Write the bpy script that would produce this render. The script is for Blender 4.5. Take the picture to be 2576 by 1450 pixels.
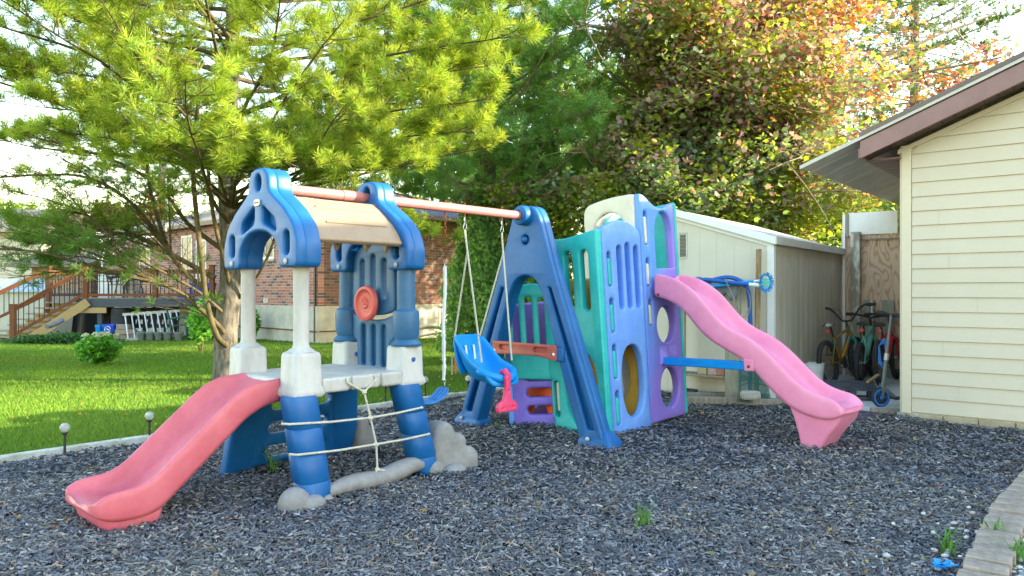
import bpy, math, random
import numpy as np
from mathutils import Vector, Matrix, Quaternion
for o in list(bpy.data.objects): bpy.data.objects.remove(o, do_unlink=True)
SC = bpy.context.scene
COL = SC.collection
R = math.radians
rnd = random.Random(7)
rng = np.random.default_rng(11)
EYE = 1.22

# ---------------------------------------------------------------- camera, sky, sun, exposure
cam_d = bpy.data.cameras.new('camera'); cam = bpy.data.objects.new('camera', cam_d); COL.objects.link(cam)
cam.location = (0, 0, EYE); cam.rotation_euler = (R(90), 0, 0)
cam_d.sensor_width = 36; cam_d.lens = 36 * 1900 / 2576; cam_d.shift_y = 8 / 2576
cam_d.clip_start = .05; cam_d.clip_end = 2000
SC.camera = cam
SUN_AZ = R(-2)      # towards the sun, in the x-y plane
SUN_EL = R(20)
W = bpy.data.worlds.new('World'); SC.world = W; W.use_nodes = True
nt = W.node_tree; bg = nt.nodes['Background']
sky = nt.nodes.new('ShaderNodeTexSky'); sky.sky_type = 'NISHITA'; sky.sun_disc = False
sky.sun_elevation = SUN_EL; sky.sun_rotation = math.pi / 2 - SUN_AZ
sky.air_density = 1.7; sky.dust_density = .6; sky.ozone_density = 1.6
nt.links.new(sky.outputs[0], bg.inputs[0]); bg.inputs[1].default_value = .15
sd = bpy.data.lights.new('sun', 'SUN'); sun = bpy.data.objects.new('sun', sd); COL.objects.link(sun)
sd.energy = 3.2; sd.angle = R(.6); sd.color = (1, .86, .62)
sv = Vector((math.cos(SUN_AZ) * math.cos(SUN_EL), math.sin(SUN_AZ) * math.cos(SUN_EL), math.sin(SUN_EL)))
sun.rotation_euler = sv.to_track_quat('Z', 'Y').to_euler(); sun.location = (20, -6, 12)
SC.view_settings.view_transform = 'Standard'; SC.view_settings.look = 'None'
SC.view_settings.exposure = 2.5; SC.view_settings.gamma = 1
SC.cycles.max_bounces = 8; SC.cycles.diffuse_bounces = 4; SC.cycles.glossy_bounces = 3
SC.cycles.transparent_max_bounces = 8; SC.cycles.transmission_bounces = 4

# ---------------------------------------------------------------- helpers
def P(px, py, Y, X0=1288., F=1900.):
    return Vector(((px - X0) / F * Y, Y, EYE - (py - 733) / F * Y))
def G(px, py, z=0.):
    Y = (EYE - z) * 1900 / (py - 733); return Vector(((px - 1288) / 1900 * Y, Y, z))
def gz(x, y):
    return -.0154 * max(0., min(y, 30.) - 8.)
def gza(y):
    return -.0154 * np.clip(np.minimum(y, 30.) - 8., 0, None)
class Frame:
    def __init__(s, ox, oy, ang):
        s.o = Vector((ox, oy, 0)); s.a = ang
        s.u = Vector((math.cos(ang), math.sin(ang), 0)); s.v = Vector((-math.sin(ang), math.cos(ang), 0))
    def loc(s, p):
        d = Vector(p) - s.o; return Vector((d.dot(s.u), d.dot(s.v), p[2]))
    def w(s, u, v, z=0.):
        p = s.o + s.u * u + s.v * v; return Vector((p.x, p.y, z))
    def onv(s, px, py, v):      # pixel to the vertical plane v = const, local coordinates
        r = (px - 1288) / 1900; p = s.o + s.v * v
        t = (r * p.y - p.x) / (s.u.x - r * s.u.y); Y = p.y + s.u.y * t
        return Vector((t, v, EYE - (py - 733) / 1900 * Y))

def tagit(o, label=None, cat=None, group=None, kind=None):
    if label: o['label'] = label
    if cat: o['category'] = cat
    if group: o['group'] = group
    if kind: o['kind'] = kind
    return o
def empty(name, label, cat, loc=(0, 0, 0), rz=0., group=None, kind=None):
    o = bpy.data.objects.new(name, None); COL.objects.link(o)
    o.location = loc; o.rotation_euler = (0, 0, rz)
    return tagit(o, label, cat, group, kind)

class MB:
    def __init__(s): s.v = []; s.f = []
    def add(s, vs, fs):
        b = len(s.v); s.v.extend([tuple(v) for v in vs]); s.f.extend([tuple(b + i for i in f) for f in fs]); return s
    def box(s, c, d, rz=0., M=None):
        vs = [Vector((x * d[0] / 2, y * d[1] / 2, z * d[2] / 2)) for x in (-1, 1) for y in (-1, 1) for z in (-1, 1)]
        if M is None: M = Matrix.Rotation(rz, 4, 'Z')
        vs = [M @ v + Vector(c) for v in vs]
        return s.add(vs, [(0, 1, 3, 2), (4, 6, 7, 5), (0, 4, 5, 1), (2, 3, 7, 6), (0, 2, 6, 4), (1, 5, 7, 3)])
    def prism(s, pts, z0, z1):
        n = len(pts); vs = [(p[0], p[1], z0) for p in pts] + [(p[0], p[1], z1) for p in pts]
        return s.add(vs, [tuple(range(n))[::-1], tuple(range(n, 2 * n))] + [(i, (i + 1) % n, n + (i + 1) % n, n + i) for i in range(n)])
    def bar(s, a, b, w, h, up=Vector((0, 0, 1))):
        a = Vector(a); b = Vector(b); d = (b - a); L = d.length; d.normalize()
        if abs(d.dot(up)) > .99: up = Vector((0, 1, 0))
        x = d.cross(up).normalized(); y = x.cross(d)
        M = Matrix((x, d, y)).transposed().to_4x4()
        return s.box((a + b) / 2, (w, L, h), M=M)
    def tube(s, pts, r, n=8, cap=True):
        pts = [Vector(p) for p in pts]; m = len(pts)
        rs = r if isinstance(r, (list, tuple)) else [r] * m
        d0 = (pts[1] - pts[0]).normalized()
        ref = Vector((0, 0, 1)) if abs(d0.z) < .9 else Vector((1, 0, 0))
        x = d0.cross(ref).normalized(); vs = []
        for i in range(m):
            d = (pts[min(i + 1, m - 1)] - pts[max(i - 1, 0)])
            if d.length < 1e-9: d = d0.copy()
            d.normalize(); x = (x - d * x.dot(d))
            if x.length < 1e-6: x = d.orthogonal()
            x.normalize(); y = d.cross(x)
            for k in range(n):
                a = 2 * math.pi * k / n; vs.append(pts[i] + (x * math.cos(a) + y * math.sin(a)) * rs[i])
        fs = [(i * n + k, i * n + (k + 1) % n, (i + 1) * n + (k + 1) % n, (i + 1) * n + k) for i in range(m - 1) for k in range(n)]
        if cap: fs += [tuple(range(n))[::-1], tuple(range((m - 1) * n, m * n))]
        return s.add(vs, fs)
    def loft(s, loops, cap=True):
        n = len(loops[0]); vs = [p for l in loops for p in l]; m = len(loops)
        fs = [(i * n + k, i * n + (k + 1) % n, (i + 1) * n + (k + 1) % n, (i + 1) * n + k) for i in range(m - 1) for k in range(n)]
        if cap: fs += [tuple(range(n))[::-1], tuple(range((m - 1) * n, m * n))]
        return s.add(vs, fs)
    def lathe(s, prof, c=(0, 0, 0), n=16, M=None):
        vs = []
        for (r, z) in prof:
            for k in range(n):
                a = 2 * math.pi * k / n; v = Vector((r * math.cos(a), r * math.sin(a), z))
                if M is not None: v = M @ v
                vs.append(v + Vector(c))
        m = len(prof)
        fs = [(i * n + k, i * n + (k + 1) % n, (i + 1) * n + (k + 1) % n, (i + 1) * n + k) for i in range(m - 1) for k in range(n)]
        fs += [tuple(range(n))[::-1], tuple(range((m - 1) * n, m * n))]
        return s.add(vs, fs)
    def ball(s, c, r, n=10, sq=(1, 1, 1), j=0., seed=0):
        q = random.Random(seed); prof = []
        vs = []; m = n // 2 + 1
        for i in range(m + 1):
            th = math.pi * i / m
            for k in range(n):
                a = 2 * math.pi * k / n; f = 1 + q.uniform(-j, j)
                vs.append(Vector((c[0] + r * sq[0] * f * math.sin(th) * math.cos(a), c[1] + r * sq[1] * f * math.sin(th) * math.sin(a), c[2] + r * sq[2] * f * math.cos(th))))
        fs = [(i * n + k, (i + 1) * n + k, (i + 1) * n + (k + 1) % n, i * n + (k + 1) % n) for i in range(m) for k in range(n)]
        return s.add(vs, fs)

def obj(name, mb, mat, parent=None, bevel=0., seg=2, sub=0, ang=40, tag=None, recalc=True):
    me = bpy.data.meshes.new(name)
    me.from_pydata(mb.v, [], mb.f); me.validate(clean_customdata=False)
    if recalc and len(mb.f) < 60000:
        import bmesh
        b = bmesh.new(); b.from_mesh(me); bmesh.ops.remove_doubles(b, verts=b.verts, dist=1e-5)
        bmesh.ops.recalc_face_normals(b, faces=b.faces); b.to_mesh(me); b.free()
    for p in me.polygons: p.use_smooth = True
    if not sub: me.set_sharp_from_angle(angle=R(ang))
    me.materials.append(mat)
    o = bpy.data.objects.new(name, me); COL.objects.link(o)
    if parent: o.parent = parent
    if sub:
        m = o.modifiers.new('s', 'SUBSURF'); m.levels = sub; m.render_levels = sub
    if bevel:
        m = o.modifiers.new('b', 'BEVEL'); m.width = bevel; m.segments = seg; m.limit_method = 'ANGLE'; m.angle_limit = R(35)
        m.harden_normals = False
    if tag: tagit(o, *tag)
    return o

def np_obj(name, V, k, mat, parent=None, tint=None, smooth=False):
    """mesh of separate k-gons from an (n*k, 3) array"""
    me = bpy.data.meshes.new(name); n = len(V) // k
    me.vertices.add(n * k); me.vertices.foreach_set('co', np.asarray(V, dtype=np.float32).ravel())
    me.loops.add(n * k); me.loops.foreach_set('vertex_index', np.arange(n * k, dtype=np.int32))
    me.polygons.add(n); me.polygons.foreach_set('loop_start', np.arange(0, n * k, k, dtype=np.int32))
    me.polygons.foreach_set('loop_total', np.full(n, k, dtype=np.int32))
    if tint is not None:
        at = me.attributes.new('tint', 'FLOAT_COLOR', 'POINT')
        c = np.ones((n * k, 4), dtype=np.float32); c[:, :3] = np.repeat(tint, k, axis=0) if len(tint) == n else tint
        at.data.foreach_set('color', c.ravel())
    me.update(calc_edges=True); me.materials.append(mat)
    o = bpy.data.objects.new(name, me); COL.objects.link(o)
    if parent: o.parent = parent
    return o

def roundpoly(pts, r, n=4):
    out = []; m = len(pts)
    for i in range(m):
        rr = r[i] if isinstance(r, (list, tuple)) else r
        a = Vector(pts[i - 1]); b = Vector(pts[i]); c = Vector(pts[(i + 1) % m])
        if rr <= 0: out.append(tuple(b)); continue
        d1 = (a - b); d2 = (c - b); q = min(rr, d1.length * .49, d2.length * .49)
        p1 = b + d1.normalized() * q; p2 = b + d2.normalized() * q
        for k in range(n + 1):
            t = k / n; out.append(tuple(p1 * (1 - t) ** 2 + b * 2 * t * (1 - t) + p2 * t * t))
    return out
def ell(cx, cz, rx, rz, n=28, p=2.):
    o = []
    for k in range(n):
        a = 2 * math.pi * k / n; c, s_ = math.cos(a), math.sin(a)
        o.append((cx + rx * math.copysign(abs(c) ** (2 / p), c), cz + rz * math.copysign(abs(s_) ** (2 / p), s_)))
    return o
def slot(cx, z0, z1, r, n=6):
    o = [(cx + r * math.cos(math.pi * k / n), z1 - r + r * math.sin(math.pi * k / n)) for k in range(n + 1)]
    return o + [(cx - r * math.cos(math.pi * k / n), z0 + r - r * math.sin(math.pi * k / n)) for k in range(n + 1)]
def hslot(x0, x1, cz, r, n=6):
    o = [(x0 + r + r * math.cos(math.pi / 2 + math.pi * k / n), cz + r * math.sin(math.pi / 2 + math.pi * k / n)) for k in range(n + 1)]
    return o + [(x1 - r - r * math.cos(math.pi / 2 + math.pi * k / n), cz - r * math.sin(math.pi / 2 + math.pi * k / n)) for k in range(n + 1)]
def panel(mb, outline, holes, th, bev, fn):
    """extruded plate with bevelled outline and holes; fn(a, t, z) -> position; t in -th/2..th/2"""
    cu = bpy.data.curves.new('t', 'CURVE'); cu.dimensions = '2D'; cu.fill_mode = 'BOTH'
    cu.extrude = max(th / 2 - bev, 1e-4); cu.bevel_depth = bev; cu.bevel_resolution = 2; cu.offset = -bev
    for lp in [outline] + holes:
        s = cu.splines.new('POLY'); s.points.add(len(lp) - 1)
        for i, p in enumerate(lp): s.points[i].co = (p[0], p[1], 0, 1)
        s.use_cyclic_u = True
    ob = bpy.data.objects.new('t', cu)
    me = bpy.data.meshes.new_from_object(ob)
    vs = [fn(v.co.x, v.co.z, v.co.y) for v in me.vertices]; fs = [tuple(p.vertices) for p in me.polygons]
    bpy.data.objects.remove(ob); bpy.data.curves.remove(cu); bpy.data.meshes.remove(me)
    return mb.add(vs, fs)

# ---------------------------------------------------------------- materials
def mat(name, col, rough=.6, spec=.5, var=0., vscale=8., bump=0., bscale=60., col2=None, metal=0., coords='Object', stretch=None, contrast=(.35, .65), trans=0.):
    m = bpy.data.materials.new(name); m.use_nodes = True; t = m.node_tree; b = t.nodes['Principled BSDF']
    b.inputs['Roughness'].default_value = rough; b.inputs['Metallic'].default_value = metal
    b.inputs['Specular IOR Level'].default_value = spec
    b.inputs['Base Color'].default_value = (*col, 1)
    tc = t.nodes.new('ShaderNodeTexCoord'); src = tc.outputs[coords]
    if stretch:
        mp = t.nodes.new('ShaderNodeMapping'); mp.inputs['Scale'].default_value = stretch; t.links.new(src, mp.inputs[0]); src = mp.outputs[0]
    if var or col2:
        n = t.nodes.new('ShaderNodeTexNoise'); n.inputs['Scale'].default_value = vscale; n.inputs['Detail'].default_value = 10
        n.inputs['Roughness'].default_value = .7
        t.links.new(src, n.inputs['Vector'])
        rp = t.nodes.new('ShaderNodeValToRGB'); rp.color_ramp.elements[0].position = contrast[0]; rp.color_ramp.elements[1].position = contrast[1]
        c2 = col2 if col2 else tuple(min(1, c * (1 + var)) for c in col); c1 = col if col2 else tuple(c * (1 - var) for c in col)
        rp.color_ramp.elements[0].color = (*c1, 1); rp.color_ramp.elements[1].color = (*c2, 1)
        t.links.new(n.outputs[0], rp.inputs[0]); t.links.new(rp.outputs[0], b.inputs['Base Color'])
    if bump:
        n = t.nodes.new('ShaderNodeTexNoise'); n.inputs['Scale'].default_value = bscale; n.inputs['Detail'].default_value = 4
        t.links.new(src, n.inputs['Vector']); bp = t.nodes.new('ShaderNodeBump'); bp.inputs['Strength'].default_value = bump; bp.inputs['Distance'].default_value = .01
        t.links.new(n.outputs[0], bp.inputs['Height']); t.links.new(bp.outputs[0], b.inputs['Normal'])
    return m
def plastic(name, col, fade=None, rough=.42):
    return mat(name, tuple(c * .92 for c in col), rough, .4, col2=fade if fade else tuple(min(1, c * 1.12 + .01) for c in col), vscale=5., bump=.12, bscale=260., contrast=(.3, .75))
def leafmat(name, trans=.45, rough=.6, fallback=(.08, .12, .03), spec=.3, tcol=1.5):
    m = bpy.data.materials.new(name); m.use_nodes = True; t = m.node_tree; b = t.nodes['Principled BSDF']; out = t.nodes['Material Output']
    at = t.nodes.new('ShaderNodeAttribute'); at.attribute_name = 'tint'
    t.links.new(at.outputs['Color'], b.inputs['Base Color']); b.inputs['Roughness'].default_value = rough; b.inputs['Specular IOR Level'].default_value = spec
    tr = t.nodes.new('ShaderNodeBsdfTranslucent'); g = t.nodes.new('ShaderNodeMix'); g.data_type = 'RGBA'; g.blend_type = 'MULTIPLY'; g.inputs[0].default_value = 1
    t.links.new(at.outputs['Color'], g.inputs[6]); g.inputs[7].default_value = (tcol * 1.1, tcol, tcol * .45, 1); g.clamp_result = True
    t.links.new(g.outputs[2], tr.inputs[0]); mx = t.nodes.new('ShaderNodeMixShader'); mx.inputs[0].default_value = trans
    t.links.new(b.outputs[0], mx.inputs[1]); t.links.new(tr.outputs[0], mx.inputs[2]); t.links.new(mx.outputs[0], out.inputs[0])
    return m
def island(name, stops, rough=.8, spec=.3, noise=0.):
    m = bpy.data.materials.new(name); m.use_nodes = True; t = m.node_tree; b = t.nodes['Principled BSDF']
    g = t.nodes.new('ShaderNodeNewGeometry'); rp = t.nodes.new('ShaderNodeValToRGB')
    while len(rp.color_ramp.elements) < len(stops): rp.color_ramp.elements.new(.5)
    for e, (p, c) in zip(rp.color_ramp.elements, stops): e.position = p; e.color = (*c, 1)
    t.links.new(g.outputs['Random Per Island'], rp.inputs[0]); t.links.new(rp.outputs[0], b.inputs['Base Color'])
    b.inputs['Roughness'].default_value = rough; b.inputs['Specular IOR Level'].default_value = spec
    if noise:
        tc = t.nodes.new('ShaderNodeTexCoord'); n = t.nodes.new('ShaderNodeTexNoise'); n.inputs['Scale'].default_value = 1.1; n.inputs['Detail'].default_value = 4; t.links.new(tc.outputs['Object'], n.inputs['Vector'])
        r2 = t.nodes.new('ShaderNodeValToRGB'); r2.color_ramp.elements[0].position = .35; r2.color_ramp.elements[1].position = .68; r2.color_ramp.elements[0].color = (.80, .82, .9, 1); r2.color_ramp.elements[1].color = (1.25, 1.15, 1.0, 1)
        mx = t.nodes.new('ShaderNodeMix'); mx.data_type = 'RGBA'; mx.blend_type = 'MULTIPLY'; mx.inputs[0].default_value = 1; t.links.new(n.outputs[0], r2.inputs[0]); t.links.new(rp.outputs[0], mx.inputs[6]); t.links.new(r2.outputs[0], mx.inputs[7]); t.links.new(mx.outputs[2], b.inputs['Base Color'])
    return m
def brickmat(name, c1, c2, c3, mortar, swap=False, sx=1., ang=0.):
    m = bpy.data.materials.new(name); m.use_nodes = True; t = m.node_tree; b = t.nodes['Principled BSDF']
    tc = t.nodes.new('ShaderNodeTexCoord'); mp = t.nodes.new('ShaderNodeMapping'); mp.inputs['Rotation'].default_value = (0, 0, ang)
    t.links.new(tc.outputs['Object'], mp.inputs[0]); sp = t.nodes.new('ShaderNodeSeparateXYZ'); t.links.new(mp.outputs[0], sp.inputs[0])
    cb = t.nodes.new('ShaderNodeCombineXYZ'); t.links.new(sp.outputs['X'], cb.inputs['X']); t.links.new(sp.outputs['Z'], cb.inputs['Y'])
    br = t.nodes.new('ShaderNodeTexBrick'); br.inputs['Scale'].default_value = 1; br.inputs['Brick Width'].default_value = .26; br.inputs['Row Height'].default_value = .085
    br.inputs['Mortar Size'].default_value = .009; br.inputs['Color1'].default_value = (0, 0, 0, 1); br.inputs['Color2'].default_value = (1, 1, 1, 1); br.inputs['Mortar'].default_value = (.5, .5, .5, 1)
    t.links.new(cb.outputs[0], br.inputs['Vector'])
    rp = t.nodes.new('ShaderNodeValToRGB'); e = rp.color_ramp.elements; e[0].position = .0; e[0].color = (*c1, 1); e[1].position = .78; e[1].color = (*c2, 1)
    n = e.new(.8); n.color = (*c3, 1); rp.color_ramp.interpolation = 'LINEAR'
    t.links.new(br.outputs['Color'], rp.inputs[0]); mx = t.nodes.new('ShaderNodeMix'); mx.data_type = 'RGBA'
    t.links.new(br.outputs['Fac'], mx.inputs[0]); t.links.new(rp.outputs[0], mx.inputs[6]); mx.inputs[7].default_value = (*mortar, 1)
    t.links.new(mx.outputs[2], b.inputs['Base Color']); b.inputs['Roughness'].default_value = .9
    bp = t.nodes.new('ShaderNodeBump'); bp.inputs['Strength'].default_value = .5; bp.inputs['Distance'].default_value = .01; bp.invert = True
    t.links.new(br.outputs['Fac'], bp.inputs['Height']); t.links.new(bp.outputs[0], b.inputs['Normal'])
    return m
def woodmat(name, a, b_, scale=(1, 1, .12), rough=.8, sc=30):
    return mat(name, a, rough, .25, col2=b_, vscale=sc, stretch=scale, bump=.4, bscale=sc * 2, contrast=(.3, .7))

M = {}
M['blue'] = plastic('blue plastic', (.002, .085, .29), (.008, .125, .36))
M['blue_dk'] = plastic('deep blue plastic', (.003, .085, .28), (.009, .125, .35))
M['steel_blue'] = plastic('faded blue plastic', (.022, .105, .23), (.045, .14, .28))
M['grey_pl'] = mat('grimy grey plastic', (.35, .345, .32), .5, .4, col2=(.48, .465, .45), vscale=9, stretch=(1, 1, .4), bump=.12, bscale=260, contrast=(.3, .58))
M['rock_pl'] = mat('rock plastic', (.19, .185, .185), .6, .35, col2=(.28, .27, .265), vscale=10, bump=.22, bscale=50)
M['tan_pl'] = plastic('tan plastic', (.29, .195, .12), (.36, .26, .17), .5)
M['red_sl'] = plastic('red slide plastic', (.55, .10, .14), (.62, .155, .19), .42)
M['wheelred'] = plastic('wheel plastic', (.55, .06, .06), (.62, .11, .09))
M['beam'] = mat('beam paint', (.48, .17, .15), .5, .5, var=.12, vscale=12, bump=.1, bscale=100)
M['bar'] = plastic('terracotta plastic', (.40, .075, .05), (.46, .11, .08))
M['rope'] = mat('rope', (.50, .47, .38), .9, .1, col2=(.66, .62, .52), vscale=90, bump=.8, bscale=180)
M['teal'] = plastic('teal plastic', (.006, .40, .40), (.05, .52, .50))
M['peri'] = plastic('periwinkle plastic', (.12, .29, .76), (.19, .37, .82))
def grad_plastic(name, c1, c2):
    m = mat(name, c1, .42, .5, bump=.12, bscale=260); t = m.node_tree; b = t.nodes['Principled BSDF']; tc = t.nodes.new('ShaderNodeTexCoord'); n = t.nodes.new('ShaderNodeTexNoise'); n.inputs['Scale'].default_value = 2.2
    t.links.new(tc.outputs['Object'], n.inputs['Vector']); d = t.nodes.new('ShaderNodeVectorMath'); d.operation = 'DOT_PRODUCT'; d.inputs[1].default_value = (1.25, 0, -.45); t.links.new(tc.outputs['Object'], d.inputs[0])
    a = t.nodes.new('ShaderNodeMath'); a.operation = 'MULTIPLY_ADD'; a.inputs[1].default_value = .6; t.links.new(n.outputs[0], a.inputs[0]); t.links.new(d.outputs['Value'], a.inputs[2])
    rp = t.nodes.new('ShaderNodeValToRGB'); e = rp.color_ramp.elements; e[0].position = .55; e[1].position = 1.; e[0].color = (*c1, 1); e[1].color = (*c2, 1); t.links.new(a.outputs[0], rp.inputs[0]); t.links.new(rp.outputs[0], b.inputs['Base Color']); return m
M['peri2'] = grad_plastic('blue to purple plastic', (.11, .29, .76), (.27, .18, .67))  # colour runs from blue to purple along the panel and downwards
M['purple'] = plastic('purple plastic', (.18, .125, .60), (.27, .19, .68))
M['_'] = mat('mixed blue purple plastic', (.12, .29, .74), .42, .5, col2=(.26, .20, .66), vscale=1.5, bump=.12, bscale=260, contrast=(.42, .56))
M['cream_pl'] = plastic('cream plastic', (.62, .57, .46), (.72, .68, .58))
M['yellow_pl'] = plastic('yellow plastic', (.58, .33, .03), (.66, .42, .10))
M['orange_pl'] = plastic('orange plastic', (.72, .08, .02), (.8, .13, .04))
M['pink'] = plastic('pink plastic', (.80, .235, .40), (.84, .30, .46), .36)
M['hot'] = plastic('hot pink plastic', (.78, .05, .16), (.85, .09, .2))
M['sky_pl'] = plastic('bright blue plastic', (.0, .24, .74), (.01, .31, .80), .36)
M['seat'] = plastic('seat blue plastic', (.02, .15, .42), (.04, .2, .5))
M['steel'] = mat('galvanised steel', (.45, .45, .45), .35, .5, metal=1, var=.1)
M['rust'] = mat('rusty steel', (.17, .06, .025), .9, .1, var=.4, vscale=60)
M['black'] = mat('black rubber', (.035, .035, .037), .75, .35, var=.2)
M['white'] = mat('white paint', (.72, .73, .74), .5, .4, var=.05)
M['vinyl'] = mat('vinyl siding', (.54, .48, .375), .5, .35, col2=(.58, .52, .41), vscale=1.3, bump=.05, bscale=30)
M['vtrim'] = mat('vinyl trim', (.62, .55, .42), .45, .4, var=.02)
M['fascia'] = mat('brown fascia', (.20, .10, .10), .4, .5, col2=(.25, .13, .13), vscale=4)
M['roofmetal'] = mat('metal roof', (.10, .072, .075), .35, .5, var=.1, metal=.5)
M['galv'] = mat('corrugated steel', (.80, .76, .68), .4, .5, var=.10, vscale=5, metal=.25)
M['shedw'] = mat('shed wall', (.55, .52, .455), .55, .4, col2=(.60, .57, .50), vscale=2, bump=.04)
M['sheds'] = mat('stained shed wall', (.40, .37, .30), .6, .3, col2=(.56, .51, .45), vscale=3, stretch=(1, 1, .35), contrast=(.3, .7))
M['shedtrim'] = mat('shed trim', (.52, .51, .47), .5, .4, var=.08, vscale=6)
M['ply'] = None
M['oldwood'] = woodmat('weathered wood', (.17, .14, .11), (.34, .30, .25))
M['greywood'] = woodmat('grey wood', (.20, .20, .155), (.36, .35, .28))
M['deckred'] = woodmat('stained cedar', (.13, .05, .025), (.21, .085, .04))
M['step'] = woodmat('step wood', (.2, .155, .12), (.33, .26, .19), scale=(.2, 1, 1))
M['stringer'] = woodmat('stringer wood', (.36, .25, .11), (.48, .34, .17), scale=(.3, 1, 1))
M['slate'] = mat('slate paint', (.045, .055, .08), .5, .4, var=.15)
M['concrete'] = mat('concrete', (.36, .345, .30), .9, .2, col2=(.50, .48, .42), vscale=3, bump=.3, bscale=30)
M['slab'] = mat('slab concrete', (.52, .55, .58), .8, .2, col2=(.62, .64, .66), vscale=4, bump=.2)
M['paver'] = mat('paver', (.22, .175, .14), .9, .2, col2=(.38, .31, .26), vscale=14, bump=.5, bscale=70)
M['shingle'] = mat('shingles', (.065, .07, .09), .9, .2, col2=(.14, .14, .17), vscale=9, stretch=(1, 1, 6))
M['shingle2'] = mat('brown shingles', (.19, .15, .12), .9, .2, col2=(.29, .24, .19), vscale=9, stretch=(1, 1, 6))
M['glass'] = mat('window glass', (.04, .06, .07), .12, .35)
M['cream_house'] = mat('cream cladding', (.62, .55, .45), .6, .3, var=.03)
M['bark'] = mat('pine bark', (.07, .062, .052), .95, .1, col2=(.21, .19, .16), vscale=22, stretch=(1, 1, .3), bump=1., bscale=34, contrast=(.36, .62))
M['limb'] = mat('limb bark', (.07, .058, .032), .9, .15, col2=(.155, .125, .065), vscale=10, stretch=(1, 1, .6), bump=.5, bscale=40)
M['limb2'] = mat('maple bark', (.24, .19, .13), .9, .15, col2=(.40, .32, .21), vscale=10, bump=.6, bscale=30)
M['needle'] = leafmat('pine needles', .35, tcol=1.6)
M['leaf'] = leafmat('leaves', .42, .5, spec=.35, tcol=2.0)
M['soil'] = mat('soil', (.03, .026, .024), .95, .1, var=.4, vscale=30, bump=.8)
M['binblue'] = plastic('bin blue', (.01, .06, .55), (.02, .09, .62))
M['green_pl'] = plastic('green resin', (.02, .09, .075), (.03, .12, .1))
M['pot'] = plastic('pot plastic', (.13, .15, .15), (.18, .2, .2))
M['alu'] = mat('aluminium', (.45, .46, .49), .4, .5, metal=.5, var=.08)
M['tarp'] = mat('grey tarp', (.10, .115, .14), .55, .4, col2=(.19, .21, .25), vscale=14)

# ================================================================ GROUND
LB0 = Vector((-3.64, 5.37)); LBd = Vector((.652, .758))
def border(s, off=0.): p = LB0 + LBd * s + Vector((-LBd.y, LBd.x)) * off; return p
def left_of_border(x, y):       # > 0 on the lawn
    return (x - LB0.x) * (-LBd.y) + (y - LB0.y) * LBd.x
GW0 = Vector((3.77, 7.3)); Gd = Vector((.773, -.634)); Gn = Vector((-.634, -.773))
m = mat('lawn soil', (.07, .13, .018), .95, .1, col2=(.12, .20, .03), vscale=1.6, bump=1, bscale=40, coords='Object')
mb = MB(); xs = list(np.linspace(-160, 160, 65)); ys = list(np.linspace(-20, 8, 8)) + [10, 12, 15, 18, 21, 25, 30, 40, 60, 100, 160, 300]
mb.add([(x, y, gz(x, y) - .035) for y in ys for x in xs], [(j * 65 + i, j * 65 + i + 1, (j + 1) * 65 + i + 1, (j + 1) * 65 + i) for j in range(len(ys) - 1) for i in range(64)])
obj('lawn', mb, m, tag=('wide green lawn behind the play area', 'lawn', None, 'structure'))

# gravel / paver curve
pv = [G(2640, 1150), G(2576, 1197), G(2545, 1235), G(2520, 1262), G(2497, 1292), G(2478, 1325), G(2462, 1356), G(2448, 1390), G(2430, 1430), G(2405, 1475), G(2370, 1530), G(2320, 1600)]
def in_gravel(x, y):            # right of the paver curve
    yy = np.array([p.y for p in pv])[::-1]; xx = np.array([p.x for p in pv])[::-1]
    return np.where(y < 5.6, x - np.interp(y, yy, xx) - .02, -1.)
def mulchh(x, y): return .014 * np.sin(x * 2.1 + 1) * np.cos(y * 1.7) + .012 * np.sin(x * 5.3 + y) * np.sin(y * 4.4 + 2) + .006 * np.sin(x * 11.3) * np.sin(y * 9.4 + x * 3)
m = mat('mulch bed', (.018, .02, .027), .9, .3, col2=(.035, .038, .05), vscale=40, bump=1, bscale=60)
mb = MB(); nx, ny = 90, 70; vs = []; grid = {}
for j in range(ny):
    for i in range(nx):
        x = -9 + i * .2; y = -1 + j * .2
        d = left_of_border(x, y)
        if d > 0: x += LBd.y * d; y -= LBd.x * d
        vs.append((x, y, gz(x, y) * .5 + float(mulchh(x, y)) - .006))
mb.add(vs, [(j * nx + i, j * nx + i + 1, (j + 1) * nx + i + 1, (j + 1) * nx + i) for j in range(ny - 1) for i in range(nx - 1)
            if any(left_of_border(-9 + a * .2, -1 + b * .2) < 0 for a in (i, i + 1) for b in (j, j + 1))])
obj('mulch_ground', mb, m, recalc=False, tag=('dark ground under the rubber mulch', 'ground', None, 'structure'))

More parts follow.
